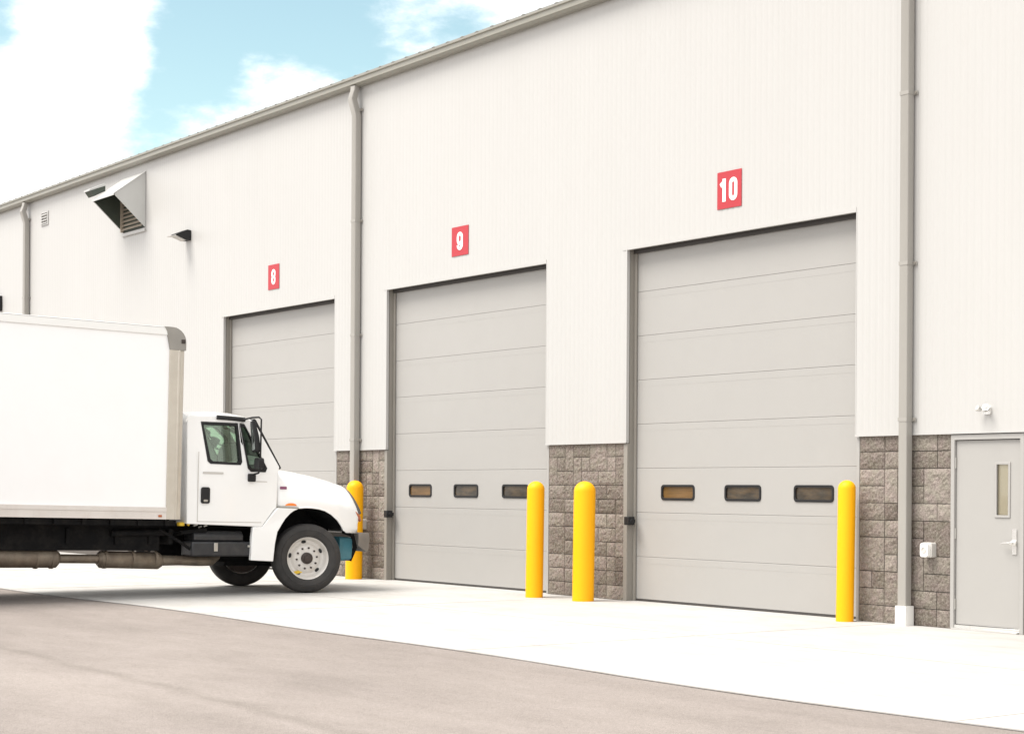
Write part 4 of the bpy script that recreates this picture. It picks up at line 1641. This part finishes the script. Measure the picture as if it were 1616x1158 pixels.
# mirrors
for s in (-1, 1):
    b = MB()
    b.tube([(s * 1.07, -1.16, 2.47), (s * 1.20, -1.02, 2.515), (s * 1.30, -0.965, 2.52), (s * 1.325, -0.94, 2.49), (s * 1.325, -0.94, 2.10), (s * 1.32, -0.94, 1.78), (s * 1.28, -0.94, 1.725), (s * 1.15, -0.97, 1.70)], 0.013, 8)
    arm = P(b, 'mirror_arm', M['black_plastic'], smooth=True)
    b = MB()
    b.prism([rrect(-1.035, -0.925, 1.60, 1.715, 0.02, 3)], CX - 0.01, CX + 0.045, lambda u, v, w, s=s: (s * w, u, v))
    P(b, 'mirror_mount', M['black_plastic'], arm, bevel=0.01)
    b = MB()
    b.prism([[(1.20, 2.46), (1.225, 2.47), (1.31, 2.25), (1.33, 2.06), (1.31, 2.02), (1.20, 2.02)]], -1.03, -0.95, lambda u, v, w, s=s: (s * u, w + (v - 2.2) * -0.10, v))
    mh = P(b, 'mirror_head', M['black_plastic'], arm, bevel=0.015)
    b = MB()
    b.prism([[(1.215, 2.43), (1.225, 2.43), (1.298, 2.24), (1.31, 2.06), (1.215, 2.04)]], -1.036, -1.031, lambda u, v, w, s=s: (s * u, w + (v - 2.2) * -0.10, v))
    P(b, 'mirror_glass', M['mirror'], mh)
    b = MB()
    b.prism([rrect(1.23, 1.385, 1.79, 1.94, 0.04, 4)], -0.99, -0.91, lambda u, v, w, s=s: (s * u, w, v))
    mh = P(b, 'mirror_head', M['black_plastic'], arm, bevel=0.02)


# wheels
def wheel(x, y, s, steer=0.0, dual=False):
    """hub at local origin, outer face toward +x when s = 1"""
    r, zc = 0.505, 0.505
    z0 = zc - math.sin(R(TP)) * (-y) if False else zc + y * tanp
    rb = MB()
    # rim disc and well
    rb.lathe([(0.085, 0.055), (0.125, 0.055), (0.165, 0.045), (0.20, 0.02), (0.225, -0.005), (0.262, -0.005), (0.280, 0.02), (0.286, 0.085), (0.300, 0.125), (0.309, 0.132), (0.312, 0.122), (0.296, 0.09), (0.29, 0.0), (0.29, -0.12), (0.312, -0.13), (0.31, -0.14), (0.28, -0.10), (0.27, -0.05), (0.085, -0.02)], 56, 'x', cap=False)
    rim = P(rb, 'wheel', M['rim'], smooth=True, angle=40)
    rim.location = (x, y, z0)
    rim.rotation_euler = (0, 0, R(steer) + (0 if s > 0 else math.pi))
    tb = MB()
    tb.lathe([(0.300, 0.118), (0.315, 0.135), (0.35, 0.152), (0.40, 0.158), (0.405, 0.152), (0.415, 0.157), (0.455, 0.146), (0.485, 0.130), (0.498, 0.112), (0.503, 0.095), (0.505, 0.06), (0.496, 0.056), (0.496, 0.048), (0.506, 0.044), (0.507, 0.012), (0.497, 0.008), (0.497, -0.008), (0.507, -0.012), (0.506, -0.044), (0.496, -0.048), (0.496, -0.056), (0.505, -0.06), (0.503, -0.095), (0.498, -0.112), (0.485, -0.130), (0.455, -0.146), (0.40, -0.158), (0.35, -0.152), (0.315, -0.135), (0.300, -0.118)], 72, 'x', cap=False)
    P(tb, 'tyre', M['tyre'], rim, smooth=True, angle=30)
    hb = MB()
    hb.lathe([(0.0005, -0.16), (0.24, -0.155), (0.295, -0.145), (0.297, -0.132), (0.27, -0.10), (0.266, -0.022), (0.10, -0.022), (0.085, -0.021), (0.085, -0.03)], 32, 'x')
    hb.lathe([(0.085, -0.05), (0.085, 0.085), (0.078, 0.10), (0.05, 0.115), (0.045, 0.14), (0.0005, 0.145)], 24, 'x')
    P(hb, 'hub', M['hub'], rim, smooth=True)
    nb = MB()
    for i in range(10):
        a = R(36 * i + 8)
        nb.lathe([(0.0155, 0.05), (0.0155, 0.072), (0.010, 0.082), (0.0045, 0.098), (0.0005, 0.10)], 6, 'x', (0, 0.152 * math.cos(a), 0.152 * math.sin(a)))
    PE(nb, 'lug_nut', M['hub'], rim)
    ob = MB()
    for i in range(5):
        a = R(72 * i + 27 + 72)
        c, q = math.cos(a), math.sin(a)
        pts = []
        for k in range(14):
            t = 2 * math.pi * k / 14
            du, dv = 0.023 * math.cos(t), 0.037 * math.sin(t)
            rr = 0.241 + du
            pts.append((rr * c - dv * q, rr * q + dv * c))
        ob.prism([pts], -0.010, 0.0005, lambda u, v, w: (w, u, v))
    PE(ob, 'hand_hole', M['black_plastic'], rim)
    return rim


fr = wheel(1.035, 0.0, 1, -16)
q = MB()
q.prism([rrect(-0.06, 0.06, -0.022, 0.022, 0.006, 2)], 0.0, 0.004, lambda u, v, w: (w + 0.006, u * 0.97 - v * 0.25 - 0.115, v * 0.97 + u * 0.25 - 0.205))
P(q, 'rim_tag', M['tag_yellow'], fr)
wheel(-1.035, 0.0, -1, -16)
for s in (-1, 1):
    wheel(s * 1.02, -5.35, s)
    wheel(s * 0.68, -5.35, s)
b = MB()
b.tube([(-1.0, -5.35, 0.505 - 5.35 * tanp), (1.0, -5.35, 0.505 - 5.35 * tanp)], 0.08, 12)
b.lathe([(0.05, -0.2), (0.2, -0.1), (0.2, 0.1), (0.05, 0.2)], 20, 'x', (0, -5.35, 0.505 - 5.35 * tanp))
P(b, 'rear_axle', M['black'], smooth=True)
